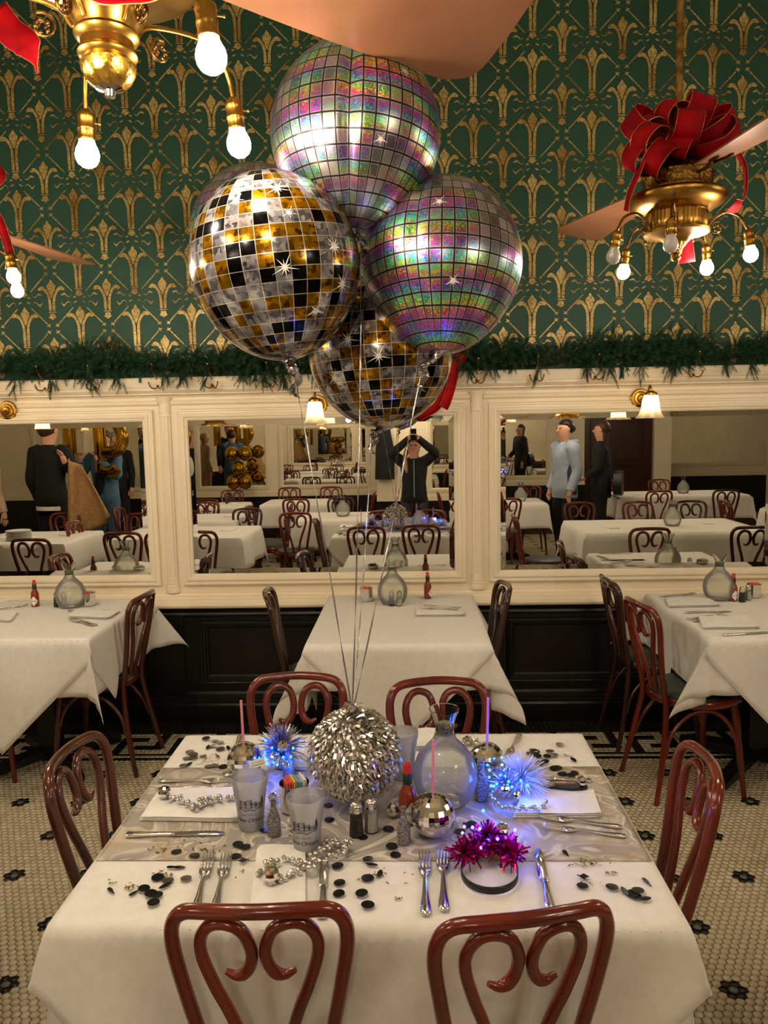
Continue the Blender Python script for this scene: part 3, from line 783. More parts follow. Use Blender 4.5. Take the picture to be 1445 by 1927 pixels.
def mk_holo():
    m, nt, b = new_mat('holographic_foil_tiles')
    co, lon, lat = sphere_uv(nt)
    du, dv, cell = cells(nt, lon, lat, 8.5, 9.2)
    # square print lines, thick dark line with a pale edge
    d = mathn(nt, 'MAXIMUM', du, dv)
    line = ramp(nt, d, [(.425, (0, 0, 0, 1)), (.435, (1, 1, 1, 1))])
    pale = ramp(nt, d, [(.39, (0, 0, 0, 1)), (.4, (1, 1, 1, 1))])
    vo = nd(nt, 'ShaderNodeTexVoronoi', i_Scale=300.); nt.links.new(co, vo.inputs['Vector'])
    hue = nd(nt, 'ShaderNodeSeparateColor'); nt.links.new(vo.outputs['Color'], hue.inputs[0])
    nz = nd(nt, 'ShaderNodeTexNoise', i_Scale=7., i_Detail=2.); nt.links.new(co, nz.inputs['Vector'])
    h = mathn(nt, 'FRACT', mathn(nt, 'ADD', mathn(nt, 'MULTIPLY', lat, 2.3), mathn(nt, 'ADD', mathn(nt, 'MULTIPLY', nz.outputs['Fac'], 1.6), mathn(nt, 'MULTIPLY', hue.outputs[0], .35))))
    hs = nd(nt, 'ShaderNodeCombineColor', mode='HSV'); nt.links.new(h, hs.inputs[0]); hs.inputs[1].default_value = .92; hs.inputs[2].default_value = 1.
    n2 = nd(nt, 'ShaderNodeTexNoise', i_Scale=5., i_Detail=3.); nt.links.new(coords(nt, 'Object', (1.4, 1, .8)), n2.inputs['Vector'])
    reg = ramp(nt, n2.outputs['Fac'], [(.36, (.05, .05, .05, 1)), (.56, (1, 1, 1, 1))])
    spk = ramp(nt, hue.outputs[1], [(.3, (.25,) * 3 + (1,)), (.6, (1, 1, 1, 1))])
    f = mathn(nt, 'MULTIPLY', reg, spk)
    wn = nd(nt, 'ShaderNodeTexWhiteNoise', noise_dimensions='3D'); nt.links.new(cell, wn.inputs['Vector'])
    base = ramp(nt, wn.outputs['Value'], [(0, '#5f585c'), (.5, '#8d8486'), (1, '#b9afae')])
    c = mix(nt, mathn(nt, 'MULTIPLY', f, .97), base, hs.outputs[0])
    c = mix(nt, pale, c, '#d8cfc8'); c = mix(nt, line, c, '#17141a')
    nt.links.new(c, b.inputs['Base Color'])
    nt.links.new(mathn(nt, 'SUBTRACT', .92, mathn(nt, 'MULTIPLY', line, .7)), b.inputs['Metallic'])
    b.inputs['Roughness'].default_value = .3
    bp = nd(nt, 'ShaderNodeBump', i_Strength=.9, i_Distance=.003); nt.links.new(hue.outputs[2], bp.inputs['Height'])
    b2 = nd(nt, 'ShaderNodeBump', i_Strength=.5, i_Distance=.002); nt.links.new(wn.outputs['Value'], b2.inputs['Height']); nt.links.new(bp.outputs[0], b2.inputs['Normal'])
    nt.links.new(b2.outputs[0], b.inputs['Normal'])
    return m
def mk_check():
    m, nt, b = new_mat('gold_black_silver_foil_tiles')
    co, lon, lat = sphere_uv(nt)
    du, dv, cell = cells(nt, lon, lat, 10.0, 8.6)
    d = mathn(nt, 'MAXIMUM', du, dv)
    line = ramp(nt, d, [(.472, (0, 0, 0, 1)), (.48, (1, 1, 1, 1))])
    wn = nd(nt, 'ShaderNodeTexWhiteNoise', noise_dimensions='3D'); nt.links.new(cell, wn.inputs['Vector'])
    kind = ramp(nt, wn.outputs['Value'], [(0, '#a87608'), (.38, '#b8860e'), (.381, '#100e10'), (.6, '#100e10'), (.601, '#b9b6bc')], 'CONSTANT')
    vo = nd(nt, 'ShaderNodeTexVoronoi', i_Scale=85., distance='CHEBYCHEV'); nt.links.new(co, vo.inputs['Vector'])
    sp = nd(nt, 'ShaderNodeSeparateColor'); nt.links.new(vo.outputs['Color'], sp.inputs[0])
    fac = ramp(nt, sp.outputs[0], [(0, (.12,) * 3 + (1,)), (.45, (.6,) * 3 + (1,)), (.9, (1, 1, 1, 1))])
    c = mix(nt, 1., kind, fac, 'MULTIPLY'); c = mix(nt, line, c, '#efe6d2')
    nt.links.new(c, b.inputs['Base Color'])
    b.inputs['Metallic'].default_value = .8; b.inputs['Roughness'].default_value = .16
    bp = nd(nt, 'ShaderNodeBump', i_Strength=.12, i_Distance=.002); nt.links.new(sp.outputs[1], bp.inputs['Height']); nt.links.new(bp.outputs[0], b.inputs['Normal'])
    return m
M_holo, M_check = mk_holo(), mk_check()
M_foil = mat('crumpled_silver_foil', '#d8d6d8', '#a9a6aa', rough=.14, metal=1., scale=30, bump=.7, bscale=45)
M_star = mat('pale_star_print', '#f1ece2', '#e6dfd2', rough=.3, metal=.3)
def balloon(name, label, c, r, m, rot, el=1.06, seam=0., stars=(), neck_to=None, ribbon_end=None, taper=.08, rib_w=.0042):
    t = thing(name, label, 'balloon', c, group='foil disco-ball balloons in a bunch')
    E_ = Matrix.Translation((0, 0, 0)); rm = Matrix.LocRotScale(None, Vector((0, 0, 0)).to_track_quat('Z', 'Y') if False else None, None)
    from mathutils import Euler
    RM = Euler([R(a) for a in rot]).to_matrix()
    def surf(lon, lat):
        q = 1.0
        if seam: q -= seam * (1 - min(1, abs(sin(lon * 1.5)) * 6)) * cos(lat) ** .5 - seam * .35
        k = 1.0
        if lat < 0: k = 1 - taper * (sin(-lat)) ** 2 * cos(lat) * 2
        wr = .004 * sin(22 * lon) * abs(sin(lat)) ** 6
        return Vector((r * q * k * cos(lat) * sin(lon), -r * q * k * cos(lat) * cos(lon), r * el * sin(lat) * (1.0 if lat > 0 else 1.04) + wr * 0))
    mb = MB(); mb.grid(96, 49, lambda u, v: surf(2 * PI * u, (v - .5) * PI * .999), cu=True)
    body = mb.build('foil_body', m, t, ang=80); body.rotation_euler = [R(a) for a in rot]
    st = []
    for lo, la, sz in stars:
        s_ = MB(); o = surf(R(lo), R(la)); nrm = o.normalized()
        ex = Vector((cos(R(lo)), sin(R(lo)), 0)); ey = nrm.cross(ex) * -1; vs = [o * 1.004]
        for k in range(20):
            rr = sz * ((1, .16, .45, .14)[k % 4] if (k // 4) % 2 == 0 else (.75, .16, .5, .14)[k % 4]); a = 2 * PI * k / 20 + .2
            p = o + ex * rr * cos(a) + ey * rr * sin(a)
            lo2 = math.atan2(p.x, -p.y); la2 = math.atan2(p.z / el, math.hypot(p.x, p.y)); vs.append(surf(lo2, la2) * 1.003)
        s_.add(vs, [(0, 1 + k, 1 + (k + 1) % 20) for k in range(20)])
        so = s_.build('printed_star', M_star, t, smooth=False); so.rotation_euler = body.rotation_euler
    # neck
    bot = RM @ Vector((0, 0, -r * el * 1.04))
    nt_ = Vector(neck_to) - Vector(c) if neck_to else bot + Vector((0, 0, -.07))
    nk = MB(); path = crv([bot * .95, bot + (nt_ - bot) * .3, bot + (nt_ - bot) * .6, nt_], 4)
    rr = [.034, .026, .019, .0145, .012, .011, .0125, .0145, .0105, .009, .012, .015, .008]
    nk.tube(path, rr[:len(path)], 10, flat=.7); nk.build('neck', M_foil, t, ang=25)
    tail = MB(); tp = [nt_, nt_ + Vector((.012, 0, -.022)), nt_ + Vector((-.006, .006, -.04)), nt_ + Vector((.008, -.004, -.06))]
    ribbon(tail, crv(tp, 4), .022, (1, .6, 0), edge=None); tail.build('foil_tail', M_foil, t, ang=20)
    if ribbon_end is not None:
        e = Vector(ribbon_end) - Vector(c); rb = MB(); n = 40
        pts = []
        for i in range(n + 1):
            q = i / n; p = nt_.lerp(e, q); sag = .018 * sin(PI * q)
            pts.append(p + Vector((sag * .3, -sag, 0)))
        P = pts; L, Rr = [], []
        for i, p in enumerate(P):
            a = i * .35 + rot[1]; w = Vector((cos(a), sin(a), 0)) * rib_w / 2
            L.append(p - w); Rr.append(p + w)
        rb.add(L + Rr, [(i, i + 1, n + 2 + i, n + 1 + i) for i in range(n)])
        o = rb.build('ribbon', M_ribbon, t, ang=80); o.modifiers.new('thickness', 'SOLIDIFY').thickness = .0006
    return t
M_ribbon = mat('silver_curling_ribbon', '#cfcaca', '#8f8a94', rough=.2, metal=.85, scale=20)
RIB_END = at_z(664, 1322, .99)
PIN = at_z(668, 1425, .883); 
RIB_END = (PIN.x - .004, PIN.y, PIN.z + .112)
balloon('foil_balloon', 'gold, black and silver checkered balloon with white stars, largest of its colour', at_d(518, 500, 1.82), .2, M_check, (4, -6, 8), seam=.0, el=1.06, taper=.05,
        stars=((14, 22, .02), (42, 2, .042), (-2, 14, .0), (6, -8, .033), (50, -18, .04), (10, 40, .03), (-22, 35, .02), (28, -33, .026)), neck_to=at_d(553, 700, 1.82), ribbon_end=RIB_END)
balloon('foil_balloon', 'rainbow holographic silver balloon, topmost of the bunch', at_d(669, 258, 1.86), .2, M_holo, (-4, 3, 0), seam=.07, el=1.08, taper=.12, stars=((38, 22, .022), (22, -20, .02)),
        neck_to=at_d(680, 452, 1.87), ribbon_end=RIB_END)
balloon('foil_balloon', 'rainbow holographic silver balloon, right of the bunch, with one star on its face', at_d(831, 499, 1.95), .2, M_holo, (3, 8, 100), seam=.03, el=1.08, taper=.12, stars=((-104, 22, .024), (-93, -25, .02)),
        neck_to=at_d(793, 692, 1.93), ribbon_end=RIB_END)
balloon('foil_balloon', 'gold, black and silver checkered balloon, lowest of the bunch in front of the mirror', at_d(716, 660, 2.13), .2, M_check, (-2, 2, 150), el=1.02, taper=.03,
        stars=((-150, -8, .034), (-172, 5, .035), (-115, 0, .03), (170, -20, .03)), neck_to=at_d(699, 815, 2.13), ribbon_end=RIB_END)
balloon('foil_balloon', 'rainbow holographic balloon nearly hidden behind the large checkered one', at_d(486, 446, 2.34), .2, M_holo, (0, 0, 60), seam=.03, el=1.05, neck_to=at_d(560, 600, 2.3))
# ================================================================ TABLE SETTINGS
def TT(x, y, z=.772): return at_z(x, y, z)
def frosted(name, col, tl, clear, rough=.2, ior=1.2, split=.4):
    """milky glass or plastic: part clear, part blurred, part scattering; light passes through"""
    m, nt, b = new_mat(name); out = nt.nodes['Material Output']; L = nt.links.new
    b.inputs['Base Color'].default_value = lin(col); b.inputs['Transmission Weight'].default_value = 1.; b.inputs['Roughness'].default_value = rough; b.inputs['IOR'].default_value = ior
    nz = nd(nt, 'ShaderNodeTexNoise', i_Scale=60., i_Detail=3.); L(coords(nt), nz.inputs['Vector'])
    tr = nd(nt, 'ShaderNodeBsdfTranslucent'); df = nd(nt, 'ShaderNodeBsdfDiffuse'); c = ramp(nt, nz.outputs['Fac'], [(.3, col), (.7, '#ffffff')])
    tp = nd(nt, 'ShaderNodeBsdfTransparent'); tp.inputs[0].default_value = lin(col); gl = nd(nt, 'ShaderNodeBsdfGlossy', i_Roughness=rough * .5); fr = nd(nt, 'ShaderNodeFresnel', i_IOR=1.35)
    L(c, tr.inputs[0]); L(c, df.inputs[0])
    def mx(f, a, b_):
        q = nd(nt, 'ShaderNodeMixShader'); L(a, q.inputs[1]); L(b_, q.inputs[2])
        if isinstance(f, float): q.inputs[0].default_value = f
        else: L(f, q.inputs[0])
        return q.outputs[0]
    sc = mx(split, tr.outputs[0], df.outputs[0]); base_ = mx(clear, b.outputs[0], tp.outputs[0])
    L(mx(fr.outputs[0], mx(tl, base_, sc), gl.outputs[0]), out.inputs[0])
    return m
M_water_glass = frosted('frosty_carafe_glass', '#f8faf0', .33, .92, .14, 1.2, .45)
M_clear = mat('clear_glass', '#f6f8f5', '#f1f3ef', rough=.02, trans=1., ior=1.3)
M_thin = frosted('thin_clear_glass', '#f2f4f0', .03, 1., .05)
M_water = frosted('water_surface', '#e4ead9', .2, .6, .05)
M_frost = frosted('frosted_plastic', '#fafafc', .5, .97, .3, 1.1, .55)
M_ink = mat('black_cup_print', '#17161a', '#222026', rough=.6)
M_cutlery = mat('table_silver', '#e9e6e0', '#d6d2ca', rough=.2, metal=1., scale=10)
M_chrome = mat('chrome', '#e9e7e2', '#dcd9d2', rough=.08, metal=1., scale=10)
M_facet = mat('mirror_tile_facets', '#efedea', '#dcd8d2', rough=.04, metal=1., scale=30)
M_glit = mat('silver_glitter', '#b7b3ae', '#77736f', rough=.32, metal=.75, scale=260, detail=1, bump=1., bscale=420)
M_napkin = mat('white_napkin_linen', '#efebe2', '#e6e1d6', rough=.9, scale=30, bump=.05, bscale=350, sheen=.2)
M_pepper = mat('ground_pepper', '#4b4234', '#241d15', rough=.9, scale=240, contrast=(.4, .6))
M_salt = mat('salt', '#e9e5dd', '#d9d3c8', rough=.9, scale=200)
M_sauce = mat('red_pepper_sauce', '#8f3414', '#6e2009', rough=.12, scale=14, coat=.6)
M_redcap = mat('red_plastic_cap', '#d3201c', '#b81814', rough=.35)
M_greenfoil = mat('green_neck_foil', '#12392a', '#0c2a1f', rough=.35)
M_label = mat('white_paper_label', '#efe9dc', '#e2dac9', rough=.7, scale=30)
M_pink = mat('pink_straw', '#ee8f8f', '#e67d84', rough=.3, emit='#ee8f8f', es=.0, sheen=.0)
M_lilac = mat('lilac_straw', '#dd8fd8', '#cf7fd0', rough=.3)
M_blackfoil = mat('black_confetti_foil', '#0c0c0d', '#181719', rough=.18, scale=30, coat=.3)
M_goldfoil = mat('gold_confetti_foil', '#d2b155', '#a08030', rough=.25, metal=.9, scale=40)
M_silverstrip = mat('silver_foil_fringe', '#f2efe8', '#d2cdc2', rough=.2, metal=1., scale=25, contrast=(.3, .7))
M_led = mat('blue_led', '#2060ff', rough=.3, emit='#1450ff', es=16.)
M_led2 = mat('violet_blue_led', '#4030ff', rough=.3, emit='#3a30ff', es=16.)
M_marble = None
def mk_marble():
    m, nt, b = new_mat('marbled_runner_print')
    co = coords(nt, 'Object')
    n0 = nd(nt, 'ShaderNodeTexNoise', i_Scale=4.5, i_Detail=2., i_Distortion=1.6); nt.links.new(co, n0.inputs['Vector'])
    w = mathn(nt, 'FRACT', mathn(nt, 'MULTIPLY', n0.outputs['Fac'], 6.))
    c = ramp(nt, w, [(0, '#c9c1b2'), (.08, '#989086'), (.4, '#a49c91'), (.52, '#c6bcab'), (.6, '#a89e91'), (.8, '#b5aa98'), (.92, '#d6cebd'), (1, '#c9c1b2')])
    n1 = nd(nt, 'ShaderNodeTexNoise', i_Scale=3.2, i_Detail=2., i_Distortion=2.); nt.links.new(co, n1.inputs['Vector'])
    g = ramp(nt, n1.outputs['Fac'], [(.5, (0, 0, 0, 1)), (.56, (.45,) * 3 + (1,)), (.6, (0, 0, 0, 1))])
    c = mix(nt, g, c, '#a08445')
    nt.links.new(c, b.inputs['Base Color']); b.inputs['Roughness'].default_value = .5
    return m
M_marble = mk_marble()

# ---- runner along the table
def runner():
    f = drape_fn(FT[2] + .004, FT[3] + .004, top=TOP + .0078); mb = MB()
    ya, yb = TT(700, 1620).y - FT[1], TT(700, 1444).y - FT[1]
    mb.grid(90, 12, lambda u, v: f((2 * u - 1) * (FT[2] + .004) , lerp(ya, yb, v)))
    o = mb.build('table_runner', M_marble, None, ang=70); o.location = (FT[0], FT[1], 0)
    o.modifiers.new('thickness', 'SOLIDIFY').thickness = .0008
    tag(o, 'grey and gold marbled runner lying across the party table', 'table runner')
runner()
TZ = TOP + .0088

# ---- fringed foil ball
def pinata():
    r = .114; c = Vector((PIN.x, PIN.y, TZ + r + .004))
    t = thing('foil_fringe_ball', 'big silver ball covered in foil fringe, anchoring the balloon ribbons', 'party ball', (c.x, c.y, TZ))
    MB().ball((0, 0, r + .004), r * .93, 28, 18).build('core', mat('silver_card', '#9d988e', '#7d786f', rough=.25, metal=.9), t)
    rs = random.Random(5); fr = MB(); ax = Vector((-.25, -.35, 1)).normalized(); q = ax.to_track_quat('Z', 'Y')
    for ring in range(1, 32):
        la = PI * ring / 32; n = max(6, int(84 * sin(la)))
        for k in range(n):
            lo = 2 * PI * (k + rs.uniform(-.4, .4)) / n
            d = q @ Vector((sin(la) * cos(lo), sin(la) * sin(lo), cos(la)))
            dn = (q @ Vector((cos(la) * cos(lo), cos(la) * sin(lo), -sin(la))))
            e = d.cross(dn); w = rs.uniform(.0035, .0075); L = rs.uniform(.010, .024)
            p0 = d * r * .94; lift = rs.uniform(.0005, .008); tw = rs.uniform(-.9, .9); yaw = rs.gauss(0, .45); dn, e = dn * cos(yaw) + e * sin(yaw), e * cos(yaw) - dn * sin(yaw)
            p1 = d * (r * .96 + lift * .5) + dn * L * .5; p2 = d * (r * .95 + lift) + dn * L
            e2 = (e * cos(tw) + d * sin(tw)); z = Vector((0, 0, r + .004))
            fr.add([z + p0 - e * w / 2, z + p0 + e * w / 2, z + p1 + e2 * w / 2, z + p1 - e2 * w / 2, z + p2 + e2 * w / 2, z + p2 - e2 * w / 2], [(0, 1, 2, 3), (3, 2, 4, 5)])
    fr.v = [(x, y, max(z, .001)) for x, y, z in fr.v]
    stuff(fr.build('foil_fringe', M_silverstrip, t, smooth=False))
    tf = MB()
    for k in range(26):
        a = k * 2.4; p = [Vector((0, 0, 2 * r)), Vector((.012 * cos(a), .012 * sin(a), 2 * r + .014)), Vector((.028 * cos(a), .028 * sin(a), 2 * r + rs.uniform(0, .016)))]
        w = Vector((-sin(a), cos(a), 0)) * .004
        tf.add([p[0] - w, p[0] + w, p[1] + w, p[1] - w, p[2] + w, p[2] - w], [(0, 1, 2, 3), (3, 2, 4, 5)])
    stuff(tf.build('foil_tuft', M_silverstrip, t, smooth=False))
pinata()

# ---- glassware and shakers
def shell(prof, th):
    """closed thin-walled vessel profile"""
    inner = [(max(0.0, r - th), z + (th if i == 0 else 0)) for i, (r, z) in enumerate(prof)]
    return prof + inner[::-1]
def carafe(loc, label, group=None, s=1.):
    t = thing('water_carafe', label, 'carafe', loc, group=group); t.scale = (s, s, s)
    body = [(0, .0), (.045, .0), (.06, .006), (.073, .03), (.079, .062), (.077, .088), (.066, .116), (.047, .138), (.03, .156), (.0235, .172)]
    neck = [(.0235, .172), (.0225, .185), (.024, .2), (.029, .216), (.036, .23), (.0375, .233)]
    MB().lathe(body, 40).build('body', M_water_glass, t, ang=60)
    MB().lathe(neck + [(r - .0022, z) for r, z in neck[::-1]], 36).build('neck', M_clear, t, ang=60)
    MB().lathe([(0, .176), (.0205, .176), (.0215, .197), (0, .198)], 28).build('water', M_water, t, ang=50)
    return t
def text_mesh(body, size, ext=0., shear=0., sp=1., align='CENTER'):
    cu = bpy.data.curves.new('txt', 'FONT'); cu.body = body; cu.size = size; cu.align_x = align; cu.align_y = 'CENTER'; cu.shear = shear; cu.space_character = sp; cu.resolution_u = 2
    o = bpy.data.objects.new('txt', cu); COL.objects.link(o)
    dg = bpy.context.evaluated_depsgraph_get(); me = bpy.data.meshes.new_from_object(o.evaluated_get(dg))
    vs = [tuple(v.co) for v in me.vertices]; fs = [tuple(p.vertices) for p in me.polygons]
    bpy.data.objects.remove(o); bpy.data.curves.remove(cu); bpy.data.meshes.remove(me)
    return vs, fs
def cup(loc, label, group, rz=0., printed=True, content=0):
    t = thing('frosted_cup', label, 'cup', loc, rz, group)
    pr = [(0, 0), (.027, 0), (.0285, .002), (.0325, .05), (.039, .1), (.0395, .106), (.0415, .107), (.0425, .121), (.0418, .123)]
    MB().lathe(shell(pr, .0012), 40).build('wall', M_frost, t, ang=50)
    def rad(z): return lerp(.0285, .0392, min(1, max(0, z / .1))) + .0004
    def wrap(vs, fs, zc, name, bold=0.):
        mb = MB(); out = []
        for x, y, _ in vs:
            z = zc + y; r = rad(z); a = x / r - PI / 2; out.append((r * cos(a), r * sin(a), z))
        mb.add(out, fs); mb.build(name, M_ink, t, smooth=False)
    if printed:
        vs, fs = text_mesh('New Orleans', .0142, shear=.35, sp=.9); wrap(vs, fs, .03, 'script_print')
        vs, fs = text_mesh('MAKE A BIG DO', .0052, sp=1.05); wrap(vs, fs, .043, 'small_print')
        # skyline and riverboat drawing
        sk = MB()
        def ln(pts, w=.00055):
            for (x0, y0), (x1, y1) in zip(pts, pts[1:]):
                d = Vector((x1 - x0, y1 - y0)); n = Vector((-d.y, d.x)).normalized() * w if d.length else Vector((0, 0))
                q = [(x0 - n.x, y0 - n.y), (x1 - n.x, y1 - n.y), (x1 + n.x, y1 + n.y), (x0 + n.x, y0 + n.y)]
                vs = []
                for x, y in q:
                    z = .06 + y; r = rad(z); a = x / r - PI / 2; vs.append((r * cos(a), r * sin(a), z))
                sk.add(vs, [(0, 1, 2, 3)])
        def arc(cx, cy, r, a0, a1, n=8): return [(cx + r * cos(R(lerp(a0, a1, i / n))), cy + r * sin(R(lerp(a0, a1, i / n)))) for i in range(n + 1)]
        ln([(-.03, -.004), (-.02, -.001), (-.01, -.006), (0, -.003), (.01, -.007), (.02, -.002), (.032, -.003)], .0008)
        ln([(-.028, .0), (-.018, .003), (-.004, .001), (.012, .002), (.026, .002)])
        for cx, cy, r in ((-.016, .011, .007), (-.003, .012, .008), (.008, .009, .005), (.018, .007, .004)):
            ln(arc(cx, cy, r, -30, 210)); ln(arc(cx, cy, r * .5, 0, 360))
        for x, h in ((-.022, .02), (-.0095, .018), (.003, .021), (.0135, .015), (.024, .012), (.03, .022)):
            ln([(x, 0), (x, h), (x + .002, h), (x + .002, 0)])
        ln([(.028, .0), (.033, .024), (.0335, .006)], .0011)
        sk.build('skyline_print', M_ink, t, smooth=False)
    if content:   # drink stirrer
        MB().tube([(.005, 0, .05), (.03, .004, .1), (.043, .006, .138)], [.0022, .0022, .0035], 6).build('stirrer', M_clear, t)
    return t
def glitter_bottle(loc, label, s=1., ballz=False):
    t = thing('glitter_bottle', label, 'bottle', loc, group='mini glitter bottles'); t.scale = (s, s, s)
    MB().lathe([(0, 0), (.0145, 0), (.0155, .003), (.0155, .03), (.0145, .04), (.009, .055), (.0058, .066), (.0055, .078), (.0065, .079), (.0062, .086), (0, .087)], 22).build('body', M_glit, t, ang=50)
    return t
def shaker(loc, label, m, group):
    t = thing('shaker', label, 'shaker', loc, .3, group)
    o8 = [(.0168 * cos(PI / 8 + k * PI / 4), .0168 * sin(PI / 8 + k * PI / 4)) for k in range(8)]
    MB().lathe([(0, 0), (.0165, 0), (.0165, .006), (.0135, .05), (.0125, .056), (0, .056)], 8).build('glass', M_thin, t, smooth=False)
    MB().lathe([(0, .003), (.0158, .003), (.0156, .007), (.0133, .046), (0, .047)], 8).build('filling', m, t, smooth=False)
    MB().lathe([(.013, .055), (.0145, .056), (.0145, .062), (.0135, .063), (.0145, .066), (.0125, .074), (.007, .0785), (0, .08)], 20).build('cap', M_chrome, t, ang=40)
    return t
def sauce_bottle(loc, label, rz=0., group='hot sauce bottles'):
    t = thing('hot_sauce_bottle', label, 'bottle', loc, rz, group); t.scale = (1.17, 1.17, 1.17)
    MB().lathe([(0, 0), (.0165, 0), (.0178, .003), (.0178, .05), (.0165, .062), (.0105, .076), (.0085, .082), (.0082, .1), (0, .1)], 24).build('body', M_sauce, t, ang=50)
    MB().lathe([(.0087, .081), (.0094, .082), (.0094, .102), (.0088, .103)], 20).build('neck_band', M_greenfoil, t)
    MB().lathe([(.0083, .102), (.0083, .107), (.0072, .109), (.0072, .12), (.006, .122), (0, .122)], 18).build('cap', M_redcap, t, ang=40)
    lb = MB(); r = .0182
    def wp(x, z): a = x / r - PI / 2; return (r * cos(a), r * sin(a), z)
    c = .0265; n = 10; top = []; bot = []
    for i in range(2 * n + 1):
        x = lerp(-.019, .019, i / (2 * n)); h = .023 * (1 - abs(x) / .019); top.append(wp(x, c + h)); bot.append(wp(x, c - h))
    m = len(top); lb.add(top + bot, [(i, i + 1, m + i + 1, m + i) for i in range(m - 1)]); lab = lb.build('label', M_label, t, ang=60)
    vs, fs = text_mesh('TABASCO', .0075, sp=.95); mb = MB(); mb.add([(lambda a: (1.012 * r * cos(a), 1.012 * r * sin(a), c + y))(x / r - PI / 2) for x, y, _ in vs], fs); mb.build('label_print', M_ink, lab, smooth=False)
    return t
def caddy(loc, label, packs=True, rz=0., group='sugar packet cups'):
    t = thing('packet_cup', label, 'cup', loc, rz, group); t.scale = (1.12, 1.12, 1.12)
    MB().lathe(shell([(0, 0), (.026, 0), (.03, .004), (.0315, .02), (.0315, .06), (.0322, .062)], .001), 32).build('steel_cup', M_chrome, t, ang=50)
    rs = random.Random(3)
    cols = ['#e0564d', '#e0564d', '#e0564d', '#e9c34a', '#7e9aa5', '#7e9aa5', '#8fa9b3', '#e7e2d6', '#e7e2d6']
    for k, c in enumerate(cols if packs else cols[:5]):
        x = -.02 + k * .005; w = .022 if k in (0, 8) else .026
        o = MB().box(x, x + .0035, -w * .75, w * .75, .012, .068 + rs.uniform(0, .006)).build('packet', mat('packet_' + c[1:], c, rough=.7), t, smooth=False)
    return t
def disco_cup(loc, label, straw, m, tilt=(0, 0), r=.05):
    t = thing('disco_ball_cup', label, 'cup', loc, random.uniform(0, 1), 'mirror-ball drink cups')
    MB().ball((0, 0, r - .002), r, 26, 15).build('mirror_ball', M_facet, t, smooth=False)
    MB().lathe([(0, 2 * r - .004), (.02, 2 * r - .006), (.0225, 2 * r - .009), (.0225, 2 * r - .016)], 24).build('lid', M_chrome, t, ang=40)
    MB().tube([(0, 0, r), (tilt[0], tilt[1], r + straw)], .0034, 10).build('straw', m, t)
    return t
def mirror_ball(loc, label, r, group='small mirror-ball ornaments'):
    o = MB().ball((0, 0, r), r, 12, 8).build('mirror_ball_ornament', M_facet, None, smooth=False); o.location = loc
    return tag(o, label, 'ornament', group)
P_ = TT(838, 1508); carafe((P_.x, P_.y, TZ), 'frosty glass water carafe on the party table', 'water carafes')
P_ = TT(473, 1556); cup((P_.x, P_.y, TZ), 'frosted plastic cup with city print, left of the glitter bottle', 'printed souvenir cups', .15, content=1)
P_ = TT(578, 1600); cup((P_.x, P_.y, TZ), 'frosted plastic cup with city print, right of the glitter bottle', 'printed souvenir cups', -.1, content=1)
P_ = TT(758, 1462); cup((P_.x, P_.y, TZ), 'plain frosted cup half hidden behind the silver fringe ball', 'printed souvenir cups', 0, False)
for x, y, s, l in ((516, 1572, 1., 'silver glitter mini bottle standing between the two printed cups'), (760, 1588, .98, 'silver glitter mini bottle beside the front mirror-ball cup'),
                   (543, 1462, 1., 'silver glitter mini bottle in front of the blue-lit tinsel headband'), (906, 1505, 1.15, 'silver glitter mini bottle right of the water carafe')):
    P_ = TT(x, y); glitter_bottle((P_.x, P_.y, TZ), l, s)
P_ = TT(671, 1573); shaker((P_.x, P_.y, TZ), 'glass pepper shaker in front of the silver fringe ball', M_pepper, 'salt and pepper shakers')
P_ = TT(699, 1565); shaker((P_.x, P_.y, TZ), 'glass salt shaker in front of the silver fringe ball', M_salt, 'salt and pepper shakers')
P_ = TT(768, 1549); sauce_bottle((P_.x, P_.y, TZ), 'small red hot sauce bottle on the party table by the fringe ball', .45)
P_ = TT(555, 1525); caddy((P_.x, P_.y, TZ), 'steel cup of pink, yellow and blue packets on the party table', rz=.4)
P_ = TT(815, 1572); disco_cup((P_.x, P_.y, TZ), 'mirror-ball cup with pink straw in front of the carafe', .17, M_pink, (.004, .004))
P_ = TT(461, 1460); c_ = disco_cup((P_.x, P_.y, TZ), 'mirror-ball cup with paper tag and straw at left of the blue tinsel', .16, M_pink, (-.003, 0), r=.046)
P_ = TT(916, 1463); disco_cup((P_.x, P_.y, TZ), 'mirror-ball cup with lilac straw behind the white feather headband', .165, M_lilac, (.006, 0), r=.047)
# paper tag on the left cup
tg = MB(); tg.box(-.021, .021, -.0004, .0004, -.016, .016); P_ = TT(487, 1480)
P2 = at_y(487, 1437, P_.y)
c_['label'] = c_['label']
tag_o = tg.build('paper_tag', M_label, None, smooth=False, loc=(P2.x, P_.y - .012, P2.z), rot=(-.25, -.22, .1)); tag(tag_o, 'small white paper tag hanging on the left mirror-ball cup', 'tag')
vs_, fs_ = text_mesh("LIFE'S A PARTY", .0052); MB().add([(x, -.0007, y + .0085) for x, y, _ in vs_], fs_).box(-.017, .017, -.0008, -.0005, .002, .0032).box(-.006, .006, -.0008, -.0005, -.01, -.004).build('tag_print', M_ink, tag_o, smooth=False)
for x, y, r, l in ((311, 1512, .016, 'small mirror-ball charm on the left napkin'), (511, 1672, .017, 'small mirror-ball charm on the front napkin'), (740, 1538, .017, 'small mirror-ball charm beside the hot sauce'),
                   (514, 1512, .013, 'small mirror-ball charm behind the first glitter bottle'), (879, 1402, .013, 'small mirror-ball charm behind the carafe')):
    P_ = TT(x, y); mirror_ball((P_.x, P_.y, TZ - (.0 if l.find('napkin') < 0 else -.012)), l, r)

